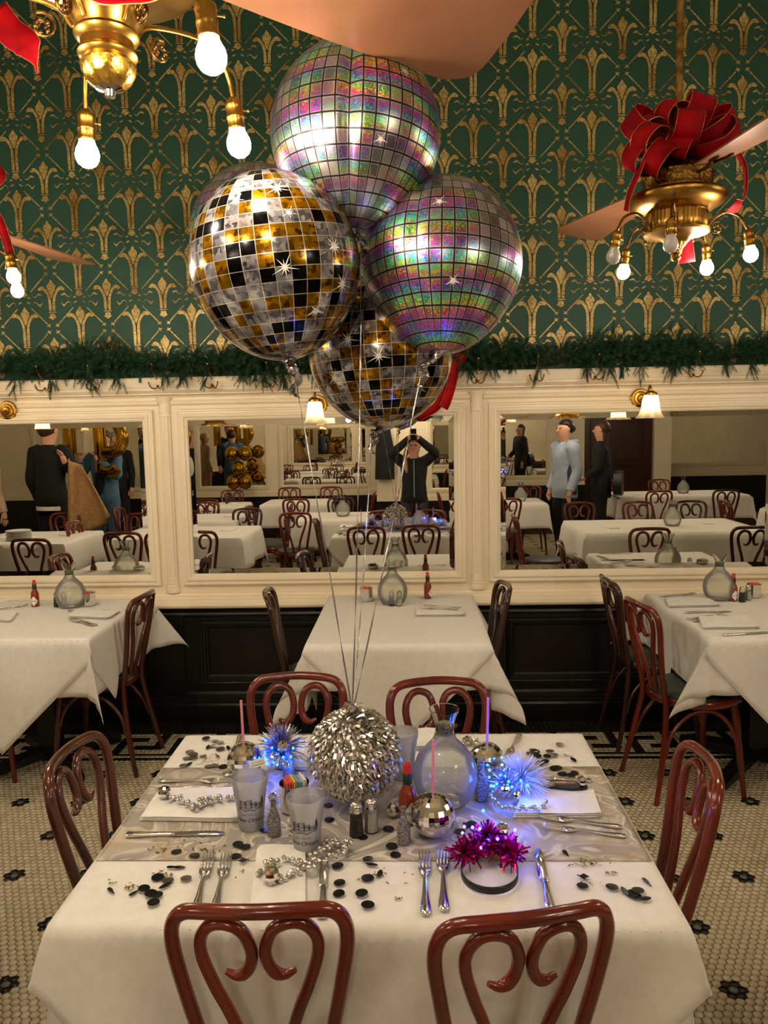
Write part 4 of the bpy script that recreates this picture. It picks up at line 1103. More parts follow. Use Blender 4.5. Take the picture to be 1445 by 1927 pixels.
# ---- cutlery
def smooth_poly(p, n=4): return [(v.x, v.y) for v in crv([(x, y, 0) for x, y in p], n, True)]
def fork_mesh():
    mb = MB()
    def zz(y): return .0035 + .005 * max(0, (y - .12) / .08) ** 1.5 + .004 * math.exp(-((y - .1) / .03) ** 2)
    half = [(.0, 0), (.006, .001), (.0095, .012), (.0085, .03), (.0055, .06), (.0035, .1), (.0035, .118), (.008, .126), (.0118, .135), (.0122, .15)]
    n = len(half); vs = []
    for x, y in half:
        for sx in (-1, 1):
            for dz in (-.0012, .0012): vs.append((sx * max(x, .001), y, zz(y) + dz))
    fs = []
    for i in range(n - 1):
        a, b = 4 * i, 4 * i + 4
        fs += [(a + 1, a + 3, b + 3, b + 1), (a, b, b + 2, a + 2), (a, a + 1, b + 1, b), (a + 2, b + 2, b + 3, a + 3)]
    fs += [(0, 2, 3, 1), (4 * n - 4, 4 * n - 3, 4 * n - 1, 4 * n - 2)]
    mb.add(vs, fs)
    for k in range(4):
        x = -.0099 + k * .0066
        mb.tube([(x, .147, zz(.147)), (x, .17, zz(.17)), (x, .19, zz(.19)), (x, .2, zz(.2) + .0006)], [.0021, .0019, .0016, .0008], 6)
    return mb
def knife_mesh():
    mb = MB()
    h = smooth_poly([(-.004, .1), (-.0065, .05), (-.009, .01), (-.007, 0), (.007, 0), (.009, .01), (.0065, .05), (.004, .1)], 3)
    mb.prism(h, .001, .006)
    b = smooth_poly([(-.004, .1), (-.0085, .105), (-.0095, .15), (-.0085, .19), (.0, .213), (.007, .205), (.0085, .18), (.0075, .105), (.004, .1)], 3)
    mb.prism(b, .0025, .0038)
    return mb
FORK, KNIFE = fork_mesh().mesh('fork', M_cutlery, ang=100), knife_mesh().mesh('table_knife', M_cutlery, ang=100)
def lay(me, name, tip, end, label, group, dz=0., zz=None, cat=None):
    a = TT(*end) if len(end) == 2 else Vector(end); b = TT(*tip) if len(tip) == 2 else Vector(tip)
    d = b - a; L = math.hypot(d.x, d.y); s = min(1.05, max(.9, L / .2))
    o = obj(name, me, None, (a.x, a.y, (zz if zz is not None else TZ) + dz), (0, 0, math.atan2(d.y, d.x) - PI / 2)); o.scale = (s, s, s)
    return tag(o, label, cat or ('fork' if 'fork' in name else 'knife'), group)
GF, GK = 'forks on the party table', 'knives on the party table'
lay(FORK, 'fork', (397, 1601), (366, 1728), 'fork left of its neighbour by the front left chair', GF)
lay(FORK, 'fork', (431, 1599), (401, 1729), 'fork next to the front napkin, behind the front left chair', GF)
lay(FORK, 'fork', (798, 1598), (801, 1727), 'upright-laid fork left of the pair by the magenta headband', GF)
lay(FORK, 'fork', (832, 1595), (835, 1719), 'upright-laid fork right of the pair by the magenta headband', GF)
lay(FORK, 'fork', (1014, 1541), (1171, 1560), 'fork lying sideways at the right, further from the camera', GF)
lay(FORK, 'fork', (1022, 1560), (1178, 1577), 'fork lying sideways at the right, nearer the camera', GF)
lay(FORK, 'fork', (434, 1474), (298, 1472), 'fork lying sideways at the left, further from the camera', GF)
lay(FORK, 'fork', (430, 1483), (297, 1487), 'fork lying sideways at the left, next to the napkin edge', GF)
lay(FORK, 'fork', (962, 1414), (978, 1384), 'fork on the far table edge behind the white feathers', GF)
lay(KNIFE, 'table_knife', (611, 1622), (606, 1731), 'knife beside the front napkin', GK)
lay(KNIFE, 'table_knife', (1011, 1601), (1037, 1724), 'knife right of the magenta headband', GK)
lay(KNIFE, 'table_knife', (426, 1571), (238, 1575), 'knife lying sideways at the left on the runner', GK)
lay(KNIFE, 'table_knife', (1035, 1468), (1112, 1472), 'knife lying sideways at the right beside the brown card', GK)
lay(KNIFE, 'table_knife', (446, 1405), (453, 1386), 'knife on the far table edge behind the tagged cup', GK)

# ---- napkins
def napkin(corners, label, h=.012, layers=3, z0=None, group='folded napkins'):
    c = [TT(*p) for p in corners]; cen = sum(c, Vector()) / 4; z0 = TZ if z0 is None else z0
    t = thing('folded_napkin', label, 'napkin', (cen.x, cen.y, z0), group=group)
    for k in range(layers):
        a, b = h * k / layers, h * (k + 1) / layers - .0008; s = 1 - .012 * k; mb = MB()
        pts = [(p - cen) * s for p in c]; n = 14
        def f(u, v, z, ins):
            e = 1 - ins
            uu, vv = .5 + (u - .5) * e, .5 + (v - .5) * e
            p = pts[0].lerp(pts[1], uu).lerp(pts[3].lerp(pts[2], uu), vv)
            return (p.x, p.y, z + .0008 * sin(9 * u + k) * sin(7 * v + 2 * k))
        mb.grid(n, n, lambda u, v: f(u, v, b if 0 < u < 1 and 0 < v < 1 else (a + b) / 2, 0))
        mb.grid(n, n, lambda u, v: f(u, v, a if 0 < u < 1 and 0 < v < 1 else (a + b) / 2, 0))
        mb.build('fold', M_napkin, t, ang=70)
    return t
napkin(((262, 1546), (452, 1549), (452, 1488), (300, 1490)), 'thick folded white napkin at the left with silver beads on it')
napkin(((468, 1730), (576, 1728), (576, 1596), (484, 1597)), 'folded white napkin in front under the bead necklace')
napkin(((965, 1541), (1134, 1541), (1118, 1494), (985, 1490)), 'folded white napkin at the right under the feather headband', h=.014)
napkin(((775, 1412), (852, 1412), (850, 1376), (786, 1376)), 'folded white napkin on the far side behind the carafe')
napkin(((515, 1448), (578, 1452), (580, 1425), (520, 1420)), 'folded white napkin lit blue under the tinsel headband')

# ---- bead strings
def beads(path, label, seed, r=.0052, spread=.008, closed=False, z=0., step=.0095):
    rs = random.Random(seed); P = [TT(*p) for p in path]
    t = thing('bead_necklace', label, 'necklace', (P[0].x, P[0].y, TZ + z), group='silver bead necklaces')
    c = crv(P, 12, closed); mb = MB(); acc = 0; last = c[0]; k = 0
    for p in c[1:]:
        acc += (p - last).length; last = p
        while acc > step:
            acc -= step; k += 1
            q = p - P[0]; rr = r * (1.25 if k % 3 == 0 else 1)
            mb.ball((q.x + rs.uniform(-spread, spread), q.y + rs.uniform(-spread, spread), rr + rs.choice((0, 0, .005))), rr, 8, 6)
    b = mb.build('beads', M_chrome, t); stuff(b)
    thr = MB().tube([(p.x - P[0].x, p.y - P[0].y, .003) for p in c[::4]], .0006, 4); thr.build('thread', M_chrome, t)
beads([(318, 1512), (336, 1518), (352, 1524), (365, 1540), (385, 1520), (402, 1526), (425, 1516), (446, 1518)], 'silver bead necklace across the left napkin', 1, z=.013, spread=.011, step=.006)
beads([(490, 1668), (500, 1645), (525, 1640), (550, 1638), (575, 1646), (592, 1625), (612, 1612), (640, 1600), (655, 1606), (640, 1622), (618, 1632), (575, 1650), (540, 1666), (512, 1682)], 'silver bead necklace over the front napkin and cloth', 2, z=.012, spread=.009, step=.0062)
beads([(922, 1500), (930, 1525), (952, 1536), (980, 1538), (1010, 1540), (1028, 1528)], 'silver bead necklace under the white feather headband', 3, z=.014, spread=.004)
beads([(868, 1412), (885, 1398), (902, 1404), (920, 1412), (905, 1424), (882, 1420)], 'silver bead necklace behind the carafe', 4, spread=.01, step=.006)
beads([(600, 1600), (618, 1590), (640, 1594), (650, 1608)], 'short silver bead strand by the front cup', 6, spread=.009, step=.006)

# ---- light-up headbands
def headband(name, label, loc, rz, strips, leds, balls, band=True, size=.062, glow=()):
    t = thing(name, label, 'headband', loc, rz, 'light-up party headbands')
    if band:
        bm = MB(); n = 44; W = .011; o, i_ = [], []
        for k in range(n + 1):
            a = R(lerp(-118, 298, k / n)) if False else R(lerp(-90, 270, k / n))
            x, y = size * cos(a), size * 1.12 * sin(a); h = .016 + .02 * max(0, sin(a))
            o.append((x, y, 0 + .001)); i_.append((x, y, h))
        bm.add(o + i_, [(k, k + 1, n + 2 + k, n + 1 + k) for k in range(n)])
        b = bm.build('band', mat('black_satin_band', '#0d0c0c', '#151413', rough=.4), t, ang=70); b.modifiers.new('thickness', 'SOLIDIFY').thickness = .0016
        ln_ = MB(); s = .972; ln_.add([(x * s, y * s, z + .001) for x, y, z in o] + [(x * s, y * s, z - .0008) for x, y, z in i_], [(k, k + 1, n + 2 + k, n + 1 + k) for k in range(n)])
        ln_.build('band_lining', mat('tan_lining', '#a5835f', '#96744f', rough=.7), t, ang=70)
    for nm, m, cen, cnt, L0, L1, w, up, seed, arc in strips:
        rs = random.Random(seed); mb = MB()
        for k in range(cnt):
            if arc:
                a = R(rs.uniform(arc[0], arc[1])); c = Vector((size * cos(a), size * 1.12 * sin(a), .028))
            else: c = Vector(cen)
            az = rs.uniform(0, 2 * PI); el = rs.uniform(up[0], up[1]); d = Vector((cos(az) * cos(el), sin(az) * cos(el), sin(el)))
            L = rs.uniform(L0, L1); e = d.cross(Vector((rs.uniform(-1, 1), rs.uniform(-1, 1), rs.uniform(-1, 1)))).normalized() * w * rs.uniform(.6, 1.2) / 2
            sag = Vector((0, 0, -L * .12)); p1 = c + d * L * .5; p2 = c + d * L + sag
            vs = [c - e, c + e, p1 + e, p1 - e, p2 + e, p2 - e]
            vs = [(v[0], v[1], max(.0012, v[2])) for v in vs]
            mb.add(vs, [(0, 1, 2, 3), (3, 2, 4, 5)])
        stuff(mb.build(nm, m, t, smooth=False))
    for p, m in leds: MB().ball(p, .0034, 8, 6).build('led', m, t)
    for p, e, c in glow:
        L = bpy.data.lights.new('led_glow', 'POINT'); L.energy = e; L.color = c; L.shadow_soft_size = .012
        lo = bpy.data.objects.new('led_glow', L); COL.objects.link(lo); lo.parent = t; lo.location = p
    for p, r in balls: MB().ball(p, r, 12, 8).build('mirror_ball', M_facet, t, smooth=False)
    return t
M_tin_s = mat('silver_iridescent_tinsel', '#d5cfd2', '#a8a3c0', rough=.22, metal=.8, scale=60)
M_tin_m = mat('magenta_tinsel', '#c8007a', '#8a0058', rough=.2, metal=.65, scale=50)
M_feather = mat('white_feather_fluff', '#e8e6f0', '#d8d6e6', rough=.8, scale=60, trans=.2)
M_clear_tin = mat('clear_tinsel', '#c9c5d0', '#8d88a0', rough=.15, metal=.6, scale=40)
rsl = random.Random(12)
P_ = TT(530, 1452)
headband('tinsel_headband', 'silver tinsel headband with blue lights at the left of the fringe ball', (P_.x, P_.y, TZ + .012), 0,
         [('tinsel', M_tin_s, (0, 0, .05), 420, .03, .085, .0028, (-.35, 1.5), 1, None), ('fluff', M_clear_tin, (.0, 0, .035), 260, .03, .06, .002, (-.5, 1.2), 2, None)],
         [((rsl.uniform(-.045, .05), rsl.uniform(-.05, -.02), rsl.uniform(.015, .085)), M_led) for _ in range(15)],
         [((-.01, -.045, .05), .011), ((.02, -.05, .03), .01), ((.012, -.04, .075), .014)], band=False, glow=[((-.02, -.055, .05), .2, (.02, .12, 1.)), ((.03, -.05, .03), .2, (.02, .12, 1.))])
P_ = TT(958, 1505)
headband('feather_headband', 'white feather headband glowing blue on the right napkin', (P_.x, P_.y, TZ + .015), 0,
         [('feathers', M_feather, (.035, .03, .02), 1700, .02, .08, .0016, (-.25, 1.3), 3, None), ('tinsel', M_clear_tin, (-.01, .0, .02), 260, .02, .055, .002, (-.2, 1.3), 4, None)],
         [((rsl.uniform(-.05, .03), rsl.uniform(-.05, .02), rsl.uniform(.02, .06)), M_led) for _ in range(12)] + [((.04, -.03, .035), M_led), ((.03, .06, .06), M_led), ((-.01, .07, .06), M_led)],
         [((-.015, -.045, .032), .012), ((.012, -.05, .02), .01), ((-.012, .03, .05), .016)], band=False, glow=[((-.03, -.05, .04), .28, (.02, .12, 1.)), ((.035, -.045, .045), .28, (.02, .12, 1.)), ((-.02, .02, .08), .18, (.02, .12, 1.))])
P_ = TT(921, 1650)
headband('tinsel_headband', 'magenta tinsel headband with violet lights and black band in front', (P_.x, P_.y, TZ), R(-4),
         [('tinsel', M_tin_m, None, 620, .012, .044, .0056, (-.5, 1.5), 5, (15, 165)), ('inner_tinsel', M_tin_m, None, 160, .01, .025, .004, (-.6, .4), 6, (40, 140)), ('top_tinsel', M_tin_m, (.0, .07, .04), 170, .015, .045, .004, (0, 1.5), 7, None)],
         [((rsl.uniform(-.055, .06), rsl.uniform(.045, .075), rsl.uniform(.03, .07)), M_led2) for _ in range(12)] + [((-.01, .085, .095), M_led)],
         [((.03, .075, .06), .0145), ((-.062, .025, .03), .009)], size=.058, glow=[((-.03, .06, .075), .1, (.12, .06, 1.)), ((.045, .05, .06), .14, (.1, .08, 1.)), ((.06, .02, .03), .04, (.1, .1, 1.))])
# black band end and clip of the feather headband lying on the napkin, brown card
bb = MB().prism(smooth_poly([(-.05, .012), (-.02, .0), (.02, -.008), (.05, -.004), (.058, .008), (.04, .016), (.0, .014)], 4), 0, .006)
P_ = TT(1062, 1497); o_ = bb.build('headband_band', mat('black_satin_band', '#0d0c0c'), None, ang=40, loc=(P_.x, P_.y, TZ + .0145)); tag(o_, 'black curved band lying on the right napkin beside the feathers', 'headband')
mirror_ball((at_z(1100, 1492, TZ + .02).x, P_.y + .004, TZ + .0205), 'small mirror-ball charm on the black band at the right', .013)
P_ = TT(1068, 1479); tag(MB().prism([(-.035, -.012), (.03, -.01), (.036, .01), (-.034, .012), (-.026, .004), (-.036, -.002)], 0, .0015).build('brown_card', mat('brown_card_paper', '#7d5942', '#6a4a36', rough=.8), None, smooth=False, loc=(P_.x, P_.y, TZ)), 'torn brown card beside the knife at the right', 'card')

# ---- scattered confetti
disc = MB().lathe([(0, 0), (.0125, 0), (.0128, .0004), (.0125, .0008), (0, .0009)], 20).mesh('confetti_disc', M_blackfoil)
bot_ = MB().prism(smooth_poly([(-.0035, 0), (.0035, 0), (.004, .012), (.0018, .019), (.0016, .026), (-.0016, .026), (-.0018, .019), (-.004, .012)], 2), 0, .0008).mesh('confetti_bottle', M_blackfoil, smooth=False)
hat_ = MB().prism([(-.011, 0), (.011, 0), (.011, .003), (.0065, .003), (.0075, .016), (-.0075, .016), (-.0065, .003), (-.011, .003)], 0, .0008).mesh('confetti_hat', M_blackfoil, smooth=False)
leaf_ = MB().prism(smooth_poly([(-.014, 0), (-.004, .006), (.006, .006), (.014, .001), (.004, -.004), (-.006, -.005)], 3), 0, .0008).mesh('confetti_petal', M_blackfoil, smooth=False)
rc = random.Random(21)
def conf(pts, s, o, label, group):
    for it in pts:
        x, y = it[:2]; k = it[2] if len(it) > 2 else 'd'
        p = TT(o[0] + x / s, o[1] + y / s); me = {'d': disc, 'b': bot_, 'h': hat_, 'l': leaf_}[k]
        ob = obj({'d': 'confetti_disc', 'b': 'confetti_bottle', 'h': 'confetti_hat', 'l': 'confetti_petal'}[k], me, None, (p.x, p.y, TZ + .0006 + rc.uniform(0, .003)), (rc.uniform(-.1, .1), rc.uniform(-.1, .1), rc.uniform(0, 6.28)))
        nm = {'d': 'black foil confetti disc', 'b': 'bottle-shaped black confetti', 'h': 'hat-shaped black confetti', 'l': 'petal-shaped black confetti'}[k]
        if k == 'd': ob.scale = [rc.uniform(.85, 1.05)] * 3
        tag(ob, '%s %s' % (nm, label), 'confetti', '%s %s' % ({'d': 'discs', 'b': 'bottles', 'h': 'hats', 'l': 'petals'}[k], group))
conf([(540, 738), (647, 765), (890, 765), (945, 710), (905, 700), (430, 890), (490, 907), (597, 897), (390, 990), (405, 1043), (350, 960), (425, 995), (555, 830, 'l'), (487, 832, 'b'), (140, 955, 'b'), (265, 998, 'b'), (475, 942, 'l'), (1065, 610), (950, 785, 'h')],
     3.141, (160, 1370), 'scattered at the front left of the table', 'scattered at the front left')
conf([(715, 70), (770, 82), (800, 92), (760, 112), (725, 120, 'l'), (800, 130), (845, 122, 'l'), (620, 150), (600, 185), (640, 182), (640, 165), (580, 230), (612, 222, 'l'), (730, 232), (765, 228), (815, 234), (838, 268), (848, 288), (715, 170, 'h'), (790, 180, 'b')],
     3.141, (160, 1370), 'scattered at the back left of the table', 'scattered at the back left')
conf([(45, 103), (295, 142), (208, 272), (326, 250), (80, 300), (88, 370), (85, 415), (207, 350), (258, 330, 'l'), (182, 417), (208, 467), (310, 215), (187, 175), (225, 295, 'l'), (20, 225), (40, 40)],
     2.258, (600, 1500), 'scattered between the front cup and the forks', 'scattered in the middle')
conf([(1113, 352, 'h'), (1120, 382), (1245, 388), (1300, 405, 'l'), (1330, 415), (1355, 405), (1385, 440, 'l'), (1345, 425), (1040, 232, 'b'), (1378, 350, 'b'), (650, 120), (600, 150), (625, 125, 'l')], 2.258, (600, 1500), 'scattered at the front right of the table', 'scattered at the front right')
conf([(945, 75), (660, 140), (620, 170), (680, 150), (835, 150), (885, 190), (700, 205), (805, 205), (785, 265), (715, 285), (1090, 242, 'l'), (920, 325), (885, 338), (970, 395), (1065, 418), (1105, 388), (985, 178, 'b')], 5.78, (890, 1390), 'scattered at the back right of the table', 'scattered at the back right')
gf = MB()
for cx, cy, n, sp in ((740, 190, 40, 60), (690, 740, 26, 90), (450, 730, 14, 30), (170, 920, 6, 18), (265, 950, 16, 30), (480, 870, 16, 30), (1190, 600, 20, 50), (900, 880, 6, 60)):
    for _ in range(n):
        p = TT(160 + (cx + rc.gauss(0, sp)) / 3.141, 1370 + (cy + rc.gauss(0, sp * .35)) / 3.141); M = Matrix.Translation((p.x, p.y, TZ + .0008)) @ Matrix.Rotation(rc.uniform(0, 6.3), 4, 'Z')
        gf.cbox((0, 0, 0), (rc.uniform(.004, .009), rc.uniform(.0012, .003), .0005), M=M)
for cx, cy, n, sp in ((1140, 285, 26, 30), (1240, 322, 8, 14), (1170, 370, 6, 20), (270, 340, 18, 50), (340, 435, 5, 8), (640, 125, 14, 30), (1180, 490, 4, 10)):
    for _ in range(n):
        p = TT(600 + (cx + rc.gauss(0, sp)) / 2.258, 1500 + (cy + rc.gauss(0, sp * .3)) / 2.258); M = Matrix.Translation((p.x, p.y, TZ + .0008)) @ Matrix.Rotation(rc.uniform(0, 6.3), 4, 'Z')
        gf.cbox((0, 0, 0), (rc.uniform(.004, .009), rc.uniform(.0012, .003), .0005), M=M)
o_ = stuff(gf.build('gold_confetti', M_goldfoil, None, smooth=False)); tag(o_, 'tiny gold foil confetti flecks strewn over the party table', 'confetti')

# ================================================================ SETTINGS ON THE WALL TABLES
def WP(x, y): return TT(x, y, TOP + .006)
WZ = TOP + .0072
GW1 = 'items on the wall tables'
for x, y, l in ((740, 1130), (133, 1137), (1352, 1128)) and ((739, 1136, 'middle'), (134, 1142, 'left'), (1352, 1128, 'right')):
    p = WP(x, y); carafe((p.x, min(p.y, 4.1), WZ), 'cloudy glass water carafe on the %s wall table' % l, 'water carafes')
for x, y, l, rz in ((805, 1126, 'middle', 1.1), (67, 1141, 'left', 0.1), (1379, 1131, 'right', .2)):
    p = WP(x, y); sauce_bottle((p.x, p.y, WZ), 'small red hot sauce bottle on the %s wall table' % l, rz)
for x, y, l, m in ((737, 1140, 'middle', M_pepper), (751, 1140, 'middle', M_salt), (107, 1142, 'left', M_pepper), (121, 1141, 'left', M_salt), (1396, 1133, 'right', M_pepper), (1407, 1129, 'right', M_salt)):
    p = WP(x, y); shaker((p.x, p.y, WZ), 'glass %s shaker on the %s wall table' % ('pepper' if m is M_pepper else 'salt', l), m, 'salt and pepper shakers')
for x, y, l, pk in ((690, 1131, 'middle', 0), (168, 1140, 'left', 1), (1418, 1124, 'right', 1)):
    p = WP(x, y); caddy((p.x, p.y, WZ), 'shiny steel packet cup on the %s wall table' % l, bool(pk), rz=1.2)
GN = 'napkins on the wall tables'
napkin(((780, 1161), (875, 1160), (870, 1147), (784, 1146)), 'folded napkin under a fork on the middle wall table', z0=WZ, group=GN)
napkin(((128, 1163), (205, 1166), (227, 1152), (140, 1150)), 'folded napkin at the right of the left wall table', z0=WZ, group=GN)
napkin(((-8, 1170), (20, 1172), (34, 1155), (-4, 1151)), 'folded napkin at the left picture edge', z0=WZ, group=GN)
napkin(((1257, 1144), (1355, 1142), (1336, 1127), (1250, 1129)), 'folded napkin on the far part of the right wall table', z0=WZ, group=GN)
napkin(((1322, 1185), (1430, 1184), (1408, 1162), (1312, 1163)), 'folded napkin on the near part of the right wall table', z0=WZ, group=GN)
GWF = 'cutlery on the wall tables'
def wl(me, name, tip, end, label, dz=0.): return lay(me, name, tuple(WP(*tip)), tuple(WP(*end)), label, GWF, dz, WZ)
wl(FORK, 'fork', (797, 1146), (868, 1149), 'fork lying on the middle wall table napkin', .012)
wl(FORK, 'fork', (790, 1150), (862, 1153), 'second fork lying on the middle wall table napkin', .013)
wl(FORK, 'fork', (118, 1162), (182, 1178), 'fork in front of the left wall table napkin')
wl(FORK, 'fork', (126, 1166), (176, 1179), 'second fork in front of the left wall table napkin')
wl(KNIFE, 'table_knife', (212, 1150), (128, 1151), 'knife behind the left wall table napkin')
wl(FORK, 'fork', (46, 1141), (-16, 1150), 'fork at the left picture edge')
wl(FORK, 'fork', (1320, 1118), (1242, 1124), 'fork behind the far napkin of the right wall table')
wl(FORK, 'fork', (1382, 1156), (1292, 1167), 'fork behind the near napkin of the right wall table')
wl(FORK, 'fork', (1380, 1161), (1303, 1171), 'second fork behind the near napkin of the right wall table')
wl(KNIFE, 'table_knife', (1383, 1152), (1290, 1154), 'knife between the two napkins of the right wall table')
wl(KNIFE, 'table_knife', (1462, 1190), (1362, 1197), 'knife in front of the near napkin of the right wall table')
# ================================================================ ON THE MIRROR WALL
M_fir = mat('fir_needles', '#224a2b', '#10301b', rough=.55, scale=14, contrast=(.3, .7))
M_twig = mat('fir_twig', '#2d2417', '#1f180f', rough=.8)
def garland():
    rs = random.Random(31)
    t = thing('fir_garland', 'dark green fir garland lying along the cornice above the mirrors', 'garland', (0, 0, 0))
    path = [(x * .1, 4.355 + .015 * sin(x * 1.1), 2.05 + .02 * sin(x * .7)) for x in range(-29, 29)]
    MB().tube(path, .014, 6).build('vine', M_twig, t)
    # one sprig: twig along +Z with needles all round
    nv = []
    for k in range(46):
        z = .012 + .1 * k / 46; az = k * 2.4; L = .034 * (1 - .35 * k / 46); el = R(rs.uniform(35, 55))
        d = Vector((cos(az) * sin(el), sin(az) * sin(el), cos(el))); e = d.cross(Vector((0, 0, 1))).normalized() * .0017
        p = Vector((0, 0, z)); nv += [p - e, p + e, p + d * L]
    nv = np.array([tuple(v) for v in nv])
    V = []
    def sprig(o, d, s):
        q = d.to_track_quat('Z', 'Y').to_matrix() @ Matrix.Rotation(rs.uniform(0, 6.3), 3, 'Z')
        P = (np.array(q) @ nv.T).T * s + np.array(o)
        P[:, 2] = np.where((P[:, 1] > 4.305) & (P[:, 2] < 1.999), 1.999, P[:, 2])
        P[:, 1] = np.minimum(P[:, 1], 4.407); V.append(P)
    for i in range(4200):
        x = rs.uniform(-2.95, 2.85); bulk = .8 + .2 * sin(x * 6.1) + .12 * sin(x * 13.7)
        a = rs.uniform(-PI * .62, PI * .55)                     # 0 = towards the room, up positive
        d = Vector((rs.gauss(0, .6), -cos(a), sin(a))).normalized()
        o = Vector((x, 4.345 - rs.uniform(0, .05), 2.07 + rs.uniform(-.05, .075) * bulk))
        sprig(o, d, rs.uniform(.7, 1.05) * bulk)
    x = -2.9
    while x < 2.8:
        x += rs.uniform(.1, .3); n_ = rs.randint(8, 13); L = rs.uniform(.01, .08)
        for j in range(n_):
            d = Vector((rs.gauss(0, .35), -.3 + rs.gauss(0, .12), -.9)).normalized()
            sprig(Vector((x + rs.gauss(0, .012), 4.285 - rs.uniform(0, .02), 2.04 - L * j / n_ - rs.uniform(0, .02))), d, rs.uniform(.6, .85))
    V = np.concatenate(V)
    stuff(obj('needles', np_mesh('needles', V, [(np.arange(len(V)).reshape(-1, 3), 0)], [M_fir]), t))
garland()
M_hook = mat('polished_hook_brass', '#c9985a', '#8d6232', rough=.2, metal=1., scale=20)
def hook_parts():
    a = MB().lathe([(0, -.02), (.008, -.019), (.0125, -.008), (.0125, .006), (.008, .02), (.004, .03), (0, .033)], 16, M=Matrix.Diagonal((1, .35, 1, 1)))
    b = MB().tube(crv([(0, -.004, .02), (0, -.04, .04), (0, -.075, .07), (-.001, -.09, .1)], 5), [.0045] * 8 + [.0034] * 8, 8); b.ball((-.001, -.091, .104), .0065, 10, 8)
    c = []
    for s in (1, -1):
        m = MB().tube(crv([(0, -.004, -.012), (s * .01, -.018, -.024), (s * .026, -.032, -.022), (s * .036, -.038, -.006), (s * .038, -.039, .003)], 5), .0035, 8); m.ball((s * .038, -.039, .006), .0052, 8, 6); c.append(m)
    return a, b, c
HA, HB, HC = hook_parts(); HA, HB, HC = HA.mesh('hook_plate', M_hook), HB.mesh('upper_prong', M_hook), [c.mesh('lower_prong', M_hook) for c in HC]
ORD = ['first', 'second', 'third', 'fourth', 'fifth']
for i, (x, y) in enumerate(((85, 727), (180, 726), (297, 723), (400, 722), (508, 720), (898, 713), (1008, 709), (1120, 706), (1304, 701))):
    p = at_y(x, y, 4.326)
    lab = 'brass coat hook under the garland, %s from the left edge' % ORD[i] if i < 5 else 'brass coat hook right of the balloons, %s from them' % ORD[i - 5]
    t = thing('coat_hook', lab, 'coat hook', (p.x, 4.326, p.z), group='brass coat hooks along the cornice')
    obj('hook_plate', HA, t); obj('upper_prong', HB, t)
    for c in HC: obj('lower_prong', c, t)
# ---- sconces
def mk_shade():
    m, nt, b = new_mat('frosted_shade_glass')
    out = nt.nodes['Material Output']; tr = nd(nt, 'ShaderNodeBsdfTranslucent'); gl = nd(nt, 'ShaderNodeBsdfGlossy', i_Roughness=.25); df = nd(nt, 'ShaderNodeBsdfDiffuse')
    nz = nd(nt, 'ShaderNodeTexNoise', i_Scale=30., i_Detail=3.); nt.links.new(coords(nt), nz.inputs['Vector'])
    c = ramp(nt, nz.outputs['Fac'], [(.35, '#fff2dc'), (.65, '#e2d2b8')])
    for s_ in (tr, df): nt.links.new(c, s_.inputs['Color'])
    m1, m2 = nd(nt, 'ShaderNodeMixShader'), nd(nt, 'ShaderNodeMixShader'); m1.inputs[0].default_value = .3; m2.inputs[0].default_value = .08
    nt.links.new(tr.outputs[0], m1.inputs[1]); nt.links.new(df.outputs[0], m1.inputs[2]); nt.links.new(m1.outputs[0], m2.inputs[1]); nt.links.new(gl.outputs[0], m2.inputs[2])
    nt.links.new(m2.outputs[0], out.inputs[0])
    return m
M_shade = mk_shade()
M_bulb_dim = mat('lit_sconce_bulb', '#ffffff', rough=.5, emit='#ffdca8', es=BULB * .16)
def sconce(plate, y, label, dx, ruffle, out=.3, face=-1, wall_y=4.372, group='brass wall sconces'):
    t = thing('wall_sconce', label, 'sconce', plate, group=group); f = face
    prof = [(0, .03), (.018, .028), (.024, .02), (.036, .018), (.04, .012), (.05, .012), (.056, .006), (.056, 0)]
    mb = MB().lathe(prof, 36, M=Matrix.Rotation(R(90) if f < 0 else R(-90), 4, 'X')); mb.build('backplate', M_brass, t, ang=30)
    z0 = y
    path = crv([(0, f * .02, 0), (dx * .3, f * .1, -.01), (dx * .6, f * .2, .03), (dx, f * (out - .02), .055), (dx, f * out, .04), (dx, f * out, z0 + .075)], 6)
    MB().tube(path, .006, 8).build('arm', M_brass, t, ang=60)
    c = (dx, f * out, z0)
    MB().lathe([(.008, .08), (.016, .077), (.03, .07), (.034, .06), (.033, .056)], 24, c=c).build('shade_holder', M_brass, t, ang=40)
    if ruffle:
        pr = [(.03, .06), (.038, .045), (.043, .02), (.045, -.005), (.05, -.03), (.06, -.05), (.068, -.062)]
        MB().lathe(pr, 72, c=c, wave=lambda a, j, r, z: r * (1 + (.02 * j) * cos(9 * a) * (.3 if j < 4 else 1)) + .0).build('shade', M_shade, t, ang=60)
    else:
        pr = [(.03, .06), (.037, .045), (.041, .015), (.044, -.01), (.05, -.035), (.062, -.055)]
        MB().lathe(pr, 48, c=c, wave=lambda a, j, r, z: r * (1 + .012 * cos(24 * a))).build('shade', M_shade, t, ang=60)
    MB().ball((c[0], c[1], c[2] + .02), .02, 12, 8, sc=(1, 1, 1.4)).build('bulb', M_bulb_dim, t)
    return t
for (x, y), lab, dx, ru in (((1205, 750), 'brass wall sconce with ruffled glass shade over the right mirror', -.035, True), ((598, 762), 'brass wall sconce with bell shade over the middle mirror, beside the balloons', .02, False),
                           ((15, 773), 'brass wall sconce at the left edge above the mirror', .04, False)):
    p = at_y(x, y, 4.372); sconce((p.x, 4.372, p.z), -.05, lab, dx, ru)
